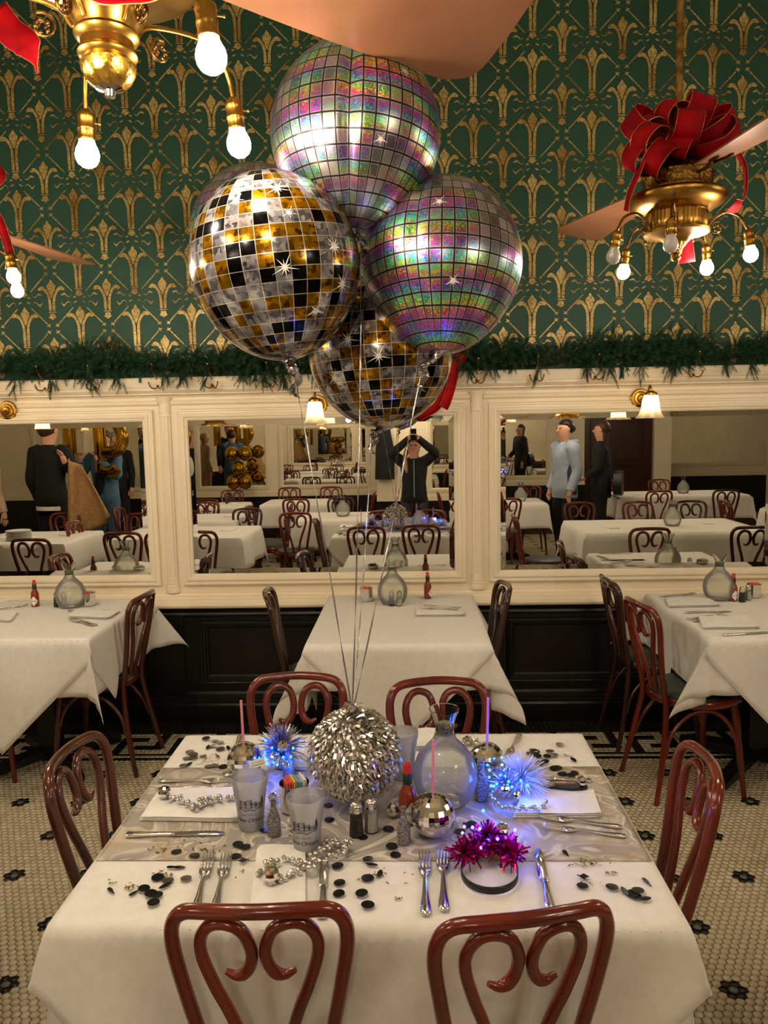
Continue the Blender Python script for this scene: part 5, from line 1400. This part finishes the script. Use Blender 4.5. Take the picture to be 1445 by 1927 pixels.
# ---- red ribbon tails on the wall behind the lowest balloon
def wr(x, y, yy=4.27): q = at_y(x, y, yy); return (q.x, q.y, q.z)
t_ = thing('ribbon_bow', 'red ribbon bow with hanging tails on the garland behind the lowest balloon', 'bow', wr(845, 650), group='red wall ribbons'); o0 = Vector(wr(845, 650))
for pts, w in (([(862, 640), (872, 662), (856, 690), (850, 722), (840, 755), (834, 768)], .06), ([(838, 690), (835, 735), (822, 764), (800, 778), (786, 786)], .05), ([(850, 660), (866, 668), (880, 652)], .04)):
    mb = MB(); ribbon(mb, crv([Vector(wr(*p)) - o0 for p in pts], 6), w, (1, .4, 0)); o = mb.build('tail', [M_velvet, M_wire], t_, ang=80); o.modifiers.new('thickness', 'SOLIDIFY').thickness = .0009
for a, L in ((20, .1), (160, .1)):
    d = Vector((cos(R(a)), -.3, sin(R(a)) * .6)); mb = MB(); ribbon(mb, crv([Vector((0, 0, 0)), d * L + Vector((0, 0, .04)), d * L * 1.3, d * L - Vector((0, 0, .03)), Vector((0, 0, 0))], 6), .055, (0, 1, .2))
    o = mb.build('loop', [M_velvet, M_wire], t_, ang=80); o.modifiers.new('thickness', 'SOLIDIFY').thickness = .0009
# ================================================================ THE ROOM BEHIND THE CAMERA (seen in the mirrors)
def at_m(x, y, Yr):
    q = at_y(x, y, 2 * D - Yr); return Vector((q.x, Yr, q.z))
def opp_wall(name, x0, x1, y, panels, depth=None, dado=.66, top=ZC):
    """cream wall facing +Y with black dado; panels: (x0,x1,z0,z1) mirrors"""
    w = struct(MB().box(x0, x1, YB - .1 if depth is None else y - depth, y, dado, top).build(name, M_cream, smooth=False))
    struct(MB().box(x0, x1, YB - .1 if depth is None else y - depth, y - .01, 0, dado).build('wall_dado', M_black, smooth=False))
    struct(MB().box(x0, x1, y, y + .05, dado, dado + .07).build('trim_rail', M_cream, smooth=False))
    struct(MB().box(x0, x1, y, y + .07, 1.93, 2.0).build('trim_cornice', M_cream, smooth=False))
    for i, (a, b, z0, z1) in enumerate(panels):
        t = thing('wall_mirror', 'mirror on the far wall behind the camera, seen by reflection', 'mirror', (0, 0, 0), group='far wall mirrors')
        MB().add([(a, y + .004, z0), (b, y + .004, z0), (b, y + .004, z1), (a, y + .004, z1)], [(0, 3, 2, 1)]).build('mirror_glass', M_mirror, t, smooth=False)
        mitre(a, b, z0, z1, FPROF, y + .001, 'frame_rail', M_cream, t, into=1)
    return w
opp_wall('wall_far_left', XL, -.5, -3.4, [(-6.0, -5.25, .84, 1.78), (-5.0, -4.2, .84, 1.78), (-3.35, -2.32, .84, 1.78), (-2.03, -.72, .84, 1.78)])
opp_wall('wall_pier', -.5, .62, -2.25, [(.3, .54, .84, 1.8)])
opp_wall('wall_far_middle', .62, 3.02, -4.8, [(1.4, 2.35, .84, 1.85)])
opp_wall('wall_far_right', 4.55, XR, -6.6, [(5.0, 7.0, .92, 1.92)])
M_door = wood('dark_red_door_wood', '#3a0f0a', '#2a0906', rough=.35)
dr = struct(bpy.data.objects.new('door_1', None)); COL.objects.link(dr)
MB().box(3.02, 4.25, -5.06, -5.0, 0, 2.3).build('door_leaf', M_door, dr, smooth=False)
for z0, z1 in ((.2, .95), (1.1, 2.1)): mitre(3.2, 4.05, z0, z1, [(0, 0), (.01, .012), (.03, .012), (.04, 0)], -5.0, 'door_panel', M_door, dr, into=1)
struct(MB().box(4.25, 4.55, -6.7, -4.9, 0, ZC).build('trim_jamb', M_cream, smooth=False))
struct(MB().box(3.02, 4.25, -5.2, -4.95, 2.3, ZC).build('wall_over_door', M_cream, smooth=False))
for x, y, l in ((-2.6, -3.39, 'left'), (-1.4, -3.39, 'middle'), (1.75, -4.79, 'right'), (-5.1, -3.39, 'leftmost')):
    sconce((x, y + .003, 1.86), -.05, 'brass sconce on the far wall, %s of those seen by reflection' % l, 0, True, out=.2, face=1, group='far wall sconces')
# hanging dark garment on the pier
cg = MB()
def coat(u, v):
    a = 2 * PI * u; w = lerp(.07, .13, min(1, v * 2)) * (1 + .12 * sin(5 * a + 3 * v)); return (w * cos(a), .05 * sin(a) * (1 + .4 * v), lerp(1.78, .98, v))
cg.grid(24, 14, coat, cu=True); cg.lathe([(0, 1.79), (.05, 1.785), (.07, 1.78)], 24, M=Matrix.Diagonal((1, .7, 1, 1)))
o_ = cg.build('hanging_coat', mat('black_wool', '#0d0d10', '#17171b', rough=.8), None, ang=70, loc=(-.38, -2.16, 0)); tag(o_, 'black coat hanging on the pier behind the photographer', 'coat')

# ---- tables and chairs of the rest of the room
GT2, GC2 = 'dining tables behind the camera', 'bentwood chairs behind the camera'
TB = {'A': (-2.08, 1.72, .59, .44), 'B': (-.84, .54, .39, .4), 'C': (-1.5, -1.25, .42, .38), 'D': (-2.25, .5, .42, .4), 'E': (-2.5, -.95, .38, .36), 'L': (-3.45, 1.9, .46, .42),
      'F': (2.25, 1.72, .78, .48), 'H': (3.5, -1.6, .85, .4), 'I': (1.25, -.85, .38, .38), 'J': (4.3, .7, .5, .42)}
WHERE = {'A': 'left of the party table', 'B': 'just left of the photographer', 'C': 'by the far wall left of the pier', 'D': 'in the second row at left', 'E': 'in the third row at left', 'L': 'at far left with stacked plates',
         'F': 'right of the party table', 'H': 'near the dark door', 'I': 'behind the woman in the blue jacket', 'J': 'at far right'}
_under = _over = None
for k, (x, y, a, b) in TB.items():
    table(x, y, a, b, 'table %s, seen in the mirror' % WHERE[k], GT2)
    cloth('tablecloth', 'white cloth of the table %s' % WHERE[k], x, y, a, b, a + .3, b + .3, n=36, seed=40 + ord(k), ear=.15, group='white tablecloths behind the camera')
    p = (x + .1, y + .05, TOP + .002)
    if k in 'BFHI': carafe(p, 'water carafe on the table %s, seen in the mirror' % WHERE[k], 'water carafes behind the camera')
    for s in (-1, 1):
        mb = MB().box(-.05, .05, -.09, .09, 0, .008); o = mb.build('folded_napkin', M_napkin, None, smooth=False, loc=(x + s * a * .6, y - .1 * s, TOP + .002), rot=(0, 0, .2 * s))
        tag(o, 'folded napkin on the table %s, %s side' % (WHERE[k], 'left' if s < 0 else 'right'), 'napkin', 'napkins behind the camera')
CH = [('red', -1.76, 2.3, 180, 'A'), ('red', -2.4, 2.3, 178, 'A'), ('red', -2.9, 1.75, -90, 'A'), ('dark', -1.75, 1.02, 4, 'A'),
      ('red', -1.5, .55, -86, 'B'), ('dark', -.85, -.13, 0, 'B'), ('red', -1.2, .98, 170, 'B'),
      ('dark', -2.15, -1.2, -90, 'C'), ('red', -1.75, -1.92, 0, 'C'), ('red', -1.15, -1.92, 0, 'C'), ('red', -.75, -1.2, 90, 'C'), ('red', -1.4, -.58, 176, 'C'),
      ('red', -1.6, .35, 84, 'D'), ('red', -2.5, -.15, 5, 'D'), ('red', -2.95, .5, -90, 'D'),
      ('red', -2.4, -.35, 182, 'E'), ('red', -3.1, -.95, -90, 'E'), ('red', -2.5, -1.6, 0, 'E'),
      ('red', -3.0, 2.62, 180, 'L'), ('red', -2.9, 1.35, 30, 'L'), ('red', -3.9, 2.62, 180, 'L'), ('red', -3.6, 1.2, 0, 'L'),
      ('red', 1.85, 2.5, 180, 'F'), ('dark', 2.62, 2.5, 178, 'F'), ('red', 1.2, 1.75, -88, 'F'), ('red', 1.75, .95, 0, 'F'), ('red', 2.35, .95, 0, 'F'), ('dark', 2.9, .95, 0, 'F'), ('red', 3.3, 1.8, 90, 'F'),
      ('red', 3.0, -.9, 180, 'H'), ('dark', 3.8, -.9, 180, 'H'), ('red', 2.9, -2.3, 0, 'H'), ('red', 3.6, -2.3, 0, 'H'), ('red', 4.7, -1.6, 90, 'H'),
      ('red', 1.05, -.2, 172, 'I'), ('red', 1.0, -1.5, 0, 'I'), ('red', 1.6, -1.5, 0, 'I'), ('red', .6, -.85, -90, 'I'), ('red', 4.1, 1.4, 180, 'J'), ('red', 3.5, .7, -90, 'J'), ('red', 5.1, .7, 90, 'J')]
sides = {}
for kd, x, y, f, k in CH:
    sides[k] = sides.get(k, 0) + 1
    chair(kd, x, y, f, '%s bentwood chair at the table %s, %s chair' % (kd, WHERE[k], ['first', 'second', 'third', 'fourth', 'fifth', 'sixth', 'seventh'][sides[k] - 1]), GC2)
for k in range(7):
    o = MB().lathe([(0, 0), (.06, 0), (.075, .008), (.105, .014), (.104, .017), (.07, .011), (0, .006)], 28).build('dinner_plate', mat('white_china', '#efece4', '#e6e2d8', rough=.2), None, loc=(-3.5 + .004 * (k % 3), 2.1, TOP + .0022 + k * .0118))
    tag(o, 'white dinner plate in the stack at far left, seen in the mirror', 'plate', 'stack of white plates')
# ---- gold balloons
M_goldb = mat('gold_foil_balloon', '#c69a2c', '#a87c18', rough=.12, metal=1., scale=6)
def gold_shape(label, loc, paths, r=.07):
    t = thing('foil_letter_balloon', label, 'balloon', loc, group='gold foil shape balloons')
    for p in paths: MB().tube(crv(p, 6), r, 14).build('foil_tube', M_goldb, t, ang=70)
q = at_m(207, 838, .1); gold_shape('gold foil letter balloon held before the person in denim', q, [[(-.12, 0, -.3), (-.11, 0, 0), (-.12, 0, .3)], [(-.1, 0, .3), (.08, 0, .26), (.15, 0, .08), (.08, 0, -.06), (-.08, 0, -.08)], [(-.1, 0, -.28), (0, 0, -.3), (.06, 0, -.26)]])
q = at_m(131, 830, .0); gold_shape('gold foil stroke balloon beside the man in black', q, [[(0, 0, -.2), (0, 0, .05), (.0, 0, .35)]], .075)
q = at_m(280, 840, -.6); gold_shape('slim gold foil balloon at the edge of the left mirror', q, [[(0, 0, -.3), (0, 0, .05), (.0, 0, .35)]], .05)
st = thing('balloon_column', 'column of round gold balloons by the far wall', 'balloon column', (at_m(450, 880, -2.9).x, -2.9, 0))
MB().tube([(0, 0, 0), (0, 0, 1.35)], .008, 6).build('pole', M_brass, st); MB().lathe([(0, 0), (.15, 0), (.15, .012), (0, .014)], 24).build('base', M_brass, st)
for x, z in ((-.1, 1.36), (.1, 1.36), (0, 1.14), (-.09, .93), (.09, .93)): MB().ball((x, .02, z), .105, 20, 14, sc=(1, 1, 1.08)).build('round_balloon', M_goldb, st)

# ---- people
def skin_mesh(name, V, E, m, parent, root=0, sub=2):
    """V: {key: (co, radius)}"""
    keys = list(V); me = bpy.data.meshes.new(name); me.from_pydata([V[k][0] for k in keys], [(keys.index(a), keys.index(b)) for a, b in E], [])
    o = obj(name, me, parent); md = o.modifiers.new('skin', 'SKIN'); md.use_smooth_shade = True
    for i, k in enumerate(keys):
        r = V[k][1]; me.skin_vertices[0].data[i].radius = (r, r) if not isinstance(r, tuple) else r
        me.skin_vertices[0].data[i].use_root = (i == root)
    ss = o.modifiers.new('subd', 'SUBSURF'); ss.levels = sub; ss.render_levels = sub
    me.materials.append(m)
    return o
M_skin = mat('skin', '#d9a585', '#cf9878', rough=.5, scale=10)
def person(label, loc, face, h, J, top, legs, hair, hairlong=.0, jacket_len=.0, extras=None, bulk=0.):
    """joints given for a 1.7 m figure facing -Y"""
    k = h / 1.7; t = thing('person', label, 'person', loc, R(face), 'people seen in the mirrors'); t.scale = (k, k, k)
    B = dict(pelvis=(0, 0, .96), spine=(0, .01, 1.12), chest=(0, .0, 1.3), neck=(0, .01, 1.45), jaw=(0, -.015, 1.53), head=(0, -.005, 1.615),
             sl=(-.165, 0, 1.4), el=(-.21, .03, 1.13), wl=(-.21, -.06, .91), hl=(-.21, -.08, .83), sr=(.165, 0, 1.4), er=(.21, .03, 1.13), wr=(.21, -.06, .91), hr=(.21, -.08, .83),
             pl=(-.09, 0, .92), kl=(-.1, -.01, .5), al=(-.1, .03, .09), tl=(-.11, -.11, .035), pr=(.09, 0, .92), kr=(.1, -.01, .5), ar=(.1, .03, .09), tr=(.11, -.11, .035))
    B.update(J); B['crown'] = tuple(Vector(B['head']) + Vector((0, .01, .045)))
    rad = dict(pelvis=(.11, .085), spine=(.11, .085), chest=(.125, .09), neck=.05, jaw=.078, head=.098, crown=.085, sl=.045, el=.04, wl=.03, hl=.028, sr=.045, er=.04, wr=.03, hr=.028, pl=.085, kl=.058, al=.04, tl=.035, pr=.085, kr=.058, ar=.04, tr=.035)
    E = [('pelvis', 'spine'), ('spine', 'chest'), ('chest', 'neck'), ('neck', 'jaw'), ('jaw', 'head'), ('head', 'crown'), ('chest', 'sl'), ('sl', 'el'), ('el', 'wl'), ('wl', 'hl'), ('chest', 'sr'), ('sr', 'er'), ('er', 'wr'), ('wr', 'hr'),
         ('pelvis', 'pl'), ('pl', 'kl'), ('kl', 'al'), ('al', 'tl'), ('pelvis', 'pr'), ('pr', 'kr'), ('kr', 'ar'), ('ar', 'tr')]
    skin_mesh('body', {q: (B[q], rad[q]) for q in B}, E, M_skin, t)
    def loft(mb, secs, n=28):
        mb.grid(n, len(secs), lambda u, v: (lambda q: (q[0] + q[3] * cos(2 * PI * u), q[1] + q[4] * sin(2 * PI * u), q[2]))(secs[round(v * (len(secs) - 1))]), cu=True)
    pv, sp_, ch, nk = (Vector(B[q]) for q in ('pelvis', 'spine', 'chest', 'neck')); g = bulk; jl = jacket_len
    jk = MB()
    loft(jk, [(pv.x, pv.y, pv.z - .085 - jl, .16 + g, .118 + g), (pv.x, pv.y, pv.z - .08 - jl, .172 + g, .128 + g), (pv.x, pv.y, pv.z, .166 + g, .122 + g), (sp_.x, sp_.y, sp_.z, .152 + g, .114 + g), (ch.x, ch.y, ch.z - .04, .168 + g, .12 + g),
              (ch.x, ch.y, ch.z + .04, .178 + g, .12 + g), (ch.x, ch.y, ch.z + .09, .165 + g, .1 + g), (ch.x, ch.y, ch.z + .125, .115 + g, .08 + g), (nk.x, nk.y, nk.z - .005, .07, .066), (nk.x, nk.y, nk.z + .02, .06, .06), (nk.x, nk.y, nk.z + .02, .05, .05)])
    for s in ('l', 'r'):
        pts = [Vector(B['s' + s]) * .92 + Vector((0, 0, ch.z * .08 + .006)), Vector(B['s' + s]), Vector(B['e' + s]), Vector(B['w' + s])]
        c = crv([pts[1].lerp(ch, .35), pts[1], pts[1].lerp(pts[2], .5), pts[2], pts[2].lerp(pts[3], .5), pts[3]], 4); N = len(c)
        jk.tube(c, [lerp(.084, .042, (i / (N - 1)) ** .8) + g for i in range(N)], 14)
    jk.build('jacket', top, t, ang=80)
    tr_ = MB(); loft(tr_, [(pv.x, pv.y, pv.z + .05, .14, .1), (pv.x, pv.y, pv.z, .152, .112), (pv.x, pv.y, pv.z - .06, .158, .116), (pv.x, pv.y, pv.z - .11, .14, .1), (pv.x, pv.y, pv.z - .13, .06, .04)])
    for s in ('l', 'r'):
        c = crv([B['p' + s], B['k' + s], B['a' + s]], 6); N = len(c); tr_.tube(c, [lerp(.088, .052, i / (N - 1)) for i in range(N)], 14)
    tr_.build('trousers', legs, t, ang=80)
    for s in ('l', 'r'):
        a, b = Vector(B['a' + s]), Vector(B['t' + s]); mb = MB().tube([a + Vector((0, .045, -.045)), a + Vector((0, 0, -.04)), b], [.036, .045, .036], 10, flat=.75)
        mb.build('shoe', mat('black_shoe', '#121110', '#1a1816', rough=.4), t, ang=60)
        # fingers
        hd, wr_ = Vector(B['h' + s]), Vector(B['w' + s]); d = (hd - wr_).normalized(); sd = d.cross(Vector((0, 0, 1)))
        sd = sd.normalized() if sd.length > .1 else Vector((1, 0, 0)); mb = MB(); nrm = d.cross(sd)
        for q in range(4):
            o0 = hd + sd * (-.024 + q * .016); L = (.062, .072, .068, .052)[q]; mb.tube([o0, o0 + d * L * .5 + nrm * .006, o0 + d * L * .85 + nrm * .022], [.0085, .008, .006], 6)
        mb.tube([wr_ + d * .02 - sd * .02, hd - sd * .045, hd - sd * .045 + d * .03 + nrm * .015], [.01, .0095, .007], 6)
        mb.build('fingers', M_skin, t, ang=80)
    H = Vector(B['head']); f = MB()
    fw_ = Vector((0, -1, 0))
    f.tube([H + Vector((0, -.078, .005)), H + Vector((0, -.1, -.028)), H + Vector((0, -.08, -.036))], [.008, .014, .01], 8)
    for s in (-1, 1): f.ball(H + Vector((s * .085, .005, -.01)), .02, 8, 6, sc=(.45, .8, 1.3))
    f.build('nose_and_ears', M_skin, t)
    for s in (-1, 1): MB().ball(H + Vector((s * .031, -.076, .006)), .0095, 8, 6).build('eye', mat('eye_dark', '#221a16', rough=.2), t)
    MB().tube([H + Vector((-.024, -.073, -.062)), H + Vector((0, -.082, -.06)), H + Vector((.024, -.073, -.062))], .006, 6).build('mouth', mat('lips', '#b0605a', rough=.5), t)
    if hair:
        hm = MB(); hm.ball(H + Vector((0, .022, .016)), .094, 24, 16, sc=(.98, 1.0, 1.04))
        hm.v = [(x, y, z) if not (y < H.y - .015 and z < H.z + .05) else (x * .7 + H.x * .3, H.y, z) for x, y, z in hm.v]
        if hairlong: hm.grid(14, 8, lambda u, v: (H.x + .088 * cos(PI * u) * (1 - .25 * v), H.y + .03 + .07 * sin(PI * u) * (1 - .3 * v), H.z + .02 - v * hairlong))
        hm.build('hair', hair, t, ang=80)
    if extras: extras(t, B)
    return t
M_jack = mat('pale_blue_rain_jacket', '#a9b4c6', '#95a1b5', rough=.6, scale=9, bump=.1, bscale=14)
M_navy = mat('navy_panel', '#222a4a', '#1b2240', rough=.6)
M_blk = mat('black_knit', '#0f0f12', '#18181c', rough=.85, scale=30)
M_hair_b, M_hair_br, M_hair_bl, M_hair_g = mat('black_hair', '#17110e', '#231914', rough=.45), mat('brown_hair', '#4a301e', '#38220f', rough=.5), mat('blond_hair', '#b98d55', '#9c7340', rough=.5), mat('grey_hair', '#9a948c', '#7f7a73', rough=.5)
M_denim = mat('blue_denim', '#4d6f86', '#3d5b72', rough=.85, scale=40)
M_tan = mat('camel_wool', '#b98f5f', '#a57b4c', rough=.9, scale=25, bump=.1)
M_blush = mat('blush_sequin', '#d7a48c', '#c58c74', rough=.35, metal=.3, scale=120, bump=.4, bscale=200)
# the photographer, phone held up in front of the face
def phone(t, B):
    k = t.scale[0]; pc = Vector((0, -.345, 1.735))
    mb = MB().prism([(x, z) for x, z in smooth_poly([(-.036, -.074), (.036, -.074), (.036, .074), (-.036, .074)], 1)], -.004, .004, M=Matrix.Translation(pc) @ Matrix.Rotation(R(90), 4, 'X'))
    mb.build('phone', mat('black_phone_glass', '#0b0b0d', rough=.12), t, smooth=False)
    MB().box(-.006, .006, B['chest'][1] - .155, B['chest'][1] - .13, .95, 1.42).build('zip', mat('grey_zip', '#8a8c90', rough=.4), t, smooth=False)
    H = Vector(B['head']); MB().tube(crv([H + Vector((.06, .06, .0)), H + Vector((.11, .0, -.14)), H + Vector((.1, -.06, -.26)), H + Vector((.09, -.08, -.34))], 4), [.035, .035, .035, .032, .032, .03, .03, .03, .028, .025, .02, .015, .01], 10).build('ponytail', M_hair_bl, t)
person('woman in black zip jacket raising a phone, seen in the middle mirror', (.03, -.4, 0), 180, 1.585,
       dict(head=(0, -.03, 1.595), jaw=(0, -.045, 1.515), sl=(-.17, 0, 1.41), el=(-.27, -.12, 1.5), wl=(-.055, -.28, 1.69), hl=(-.035, -.31, 1.72), sr=(.17, 0, 1.41), er=(.27, -.12, 1.5), wr=(.055, -.28, 1.69), hr=(.035, -.31, 1.72)),
       M_blk, mat('plum_leggings', '#3a3036', '#2f272c', rough=.8), M_hair_bl, extras=phone)
def hood(t, B):
    N = Vector(B['neck']); MB().tube(crv([N + Vector((-.1, -.04, -.02)), N + Vector((-.09, .07, .0)), N + Vector((0, .12, .0)), N + Vector((.09, .07, .0)), N + Vector((.1, -.04, -.02))], 4), .045, 10).build('hood', M_jack, t)
    for s in (-1, 1): MB().tube([(s * .13, .0, 1.25), (s * .14, .0, 1.1), (s * .15, .0, .86)], [.04, .06, .058], 10, flat=1.1).build('side_panel', M_navy, t)
    MB().box(-.12, .12, .125, .135, 1.2, 1.215).build('back_seam', M_navy, t, smooth=False)
    MB().ball(Vector(B['head']) + Vector((0, .1, .0)), .045, 12, 8).build('hair_bun', M_hair_b, t)
person('woman in pale blue rain jacket standing in profile, seen in the right mirror', (1.83, -.5, 0), -112, 1.74, dict(), M_jack, M_blk, M_hair_b, jacket_len=.06, extras=hood, bulk=.008)
def bag(t, B):
    MB().prism(smooth_poly([(-.17, -.13), (.17, -.13), (.14, .12), (-.14, .12)], 3), -.05, .05, M=Matrix.Translation((-.05, .22, .95)) @ Matrix.Rotation(R(90), 4, 'X')).build('handbag', mat('black_leather', '#0c0b0b', '#161413', rough=.4), t, ang=40)
    MB().tube(crv([(-.16, .2, 1.05), (-.17, .1, 1.42), (-.15, -.05, 1.42), (-.05, .2, 1.05)], 5), .008, 6).build('strap', mat('black_leather', '#0c0b0b'), t)
person('woman in dark coat with black bag, behind the blue jacket', (2.42, -1.15, 0), -70, 1.72, dict(el=(-.22, -.02, 1.14), wl=(-.2, -.16, 1.02), hl=(-.18, -.22, 1.0)), mat('charcoal_coat', '#24222a', '#1a181e', rough=.85), M_blk, M_hair_br, hairlong=.24, jacket_len=.12, extras=bag)
def hem(t, B): MB().lathe([(.165, .83), (.168, .86), (.165, .87)], 28, M=Matrix.Diagonal((1, .78, 1, 1))).build('shirt_hem', M_label, t)
person('man in black sweater seen from behind in the left mirror', (-3.84, .7, 0), 15, 1.84, dict(el=(-.22, -.08, 1.16), wl=(-.16, -.02, 1.27), hl=(-.15, 0, 1.34)) if False else dict(er=(.25, -.05, 1.17), wr=(.24, .08, 1.3), hr=(.23, .1, 1.37)), M_blk, mat('black_trousers', '#0d0d12', '#14141a', rough=.8), M_hair_br, extras=hem)
# camel coat hanging from his hand
cc = MB()
def cf(u, v): return (.02 + .04 * sin(9 * u + 2 * v) * v + lerp(-.04, .1, u) * (1 - v) + lerp(-.12, .42, u) * v, .05 * sin(7 * u + v), lerp(0, -.9 + .3 * u, v) - .1 * u * (1 - v))
cc.grid(26, 18, cf); q = at_m(132, 862, .95)
o_ = cc.build('camel_coat', M_tan, None, ang=80, loc=q); o_.modifiers.new('thickness', 'SOLIDIFY').thickness = .012; tag(o_, 'camel coat hanging from the hand of the man in black', 'coat')
def tee(t, B): MB().ball((0, -.075, 1.12), .1, 14, 10, sc=(.7, .75, 1.9)).build('black_shirt', M_blk, t)
person('person in denim jacket holding up gold letter balloons', (-3.6, -.15, 0), 195, 1.72, dict(el=(-.25, -.12, 1.2), wl=(-.13, -.26, 1.38), hl=(-.1, -.29, 1.44), er=(.25, -.12, 1.2), wr=(.13, -.26, 1.38), hr=(.1, -.29, 1.44)), M_denim, M_denim, M_hair_br, extras=tee)
def suit(t, B):
    MB().ball((0, -.09, 1.2), .08, 12, 10, sc=(.7, .7, 2.1)).build('shirt_front', M_label, t); MB().box(-.04, .04, -.15, -.13, 1.39, 1.42).build('bow_tie', M_blk, t, smooth=False)
person('grey-haired waiter in black suit and bow tie behind the denim jacket', (-4.3, -2.3, 0), 165, 1.7, dict(), M_blk, M_blk, M_hair_g, extras=suit)
person('person in beige wrap and blush sequin dress at the left picture edge', (-4.45, 1.0, 0), 120, 1.66, dict(), mat('beige_wrap', '#cdb291', '#bfa17e', rough=.9), M_blush, M_hair_bl, hairlong=.25, jacket_len=.1)
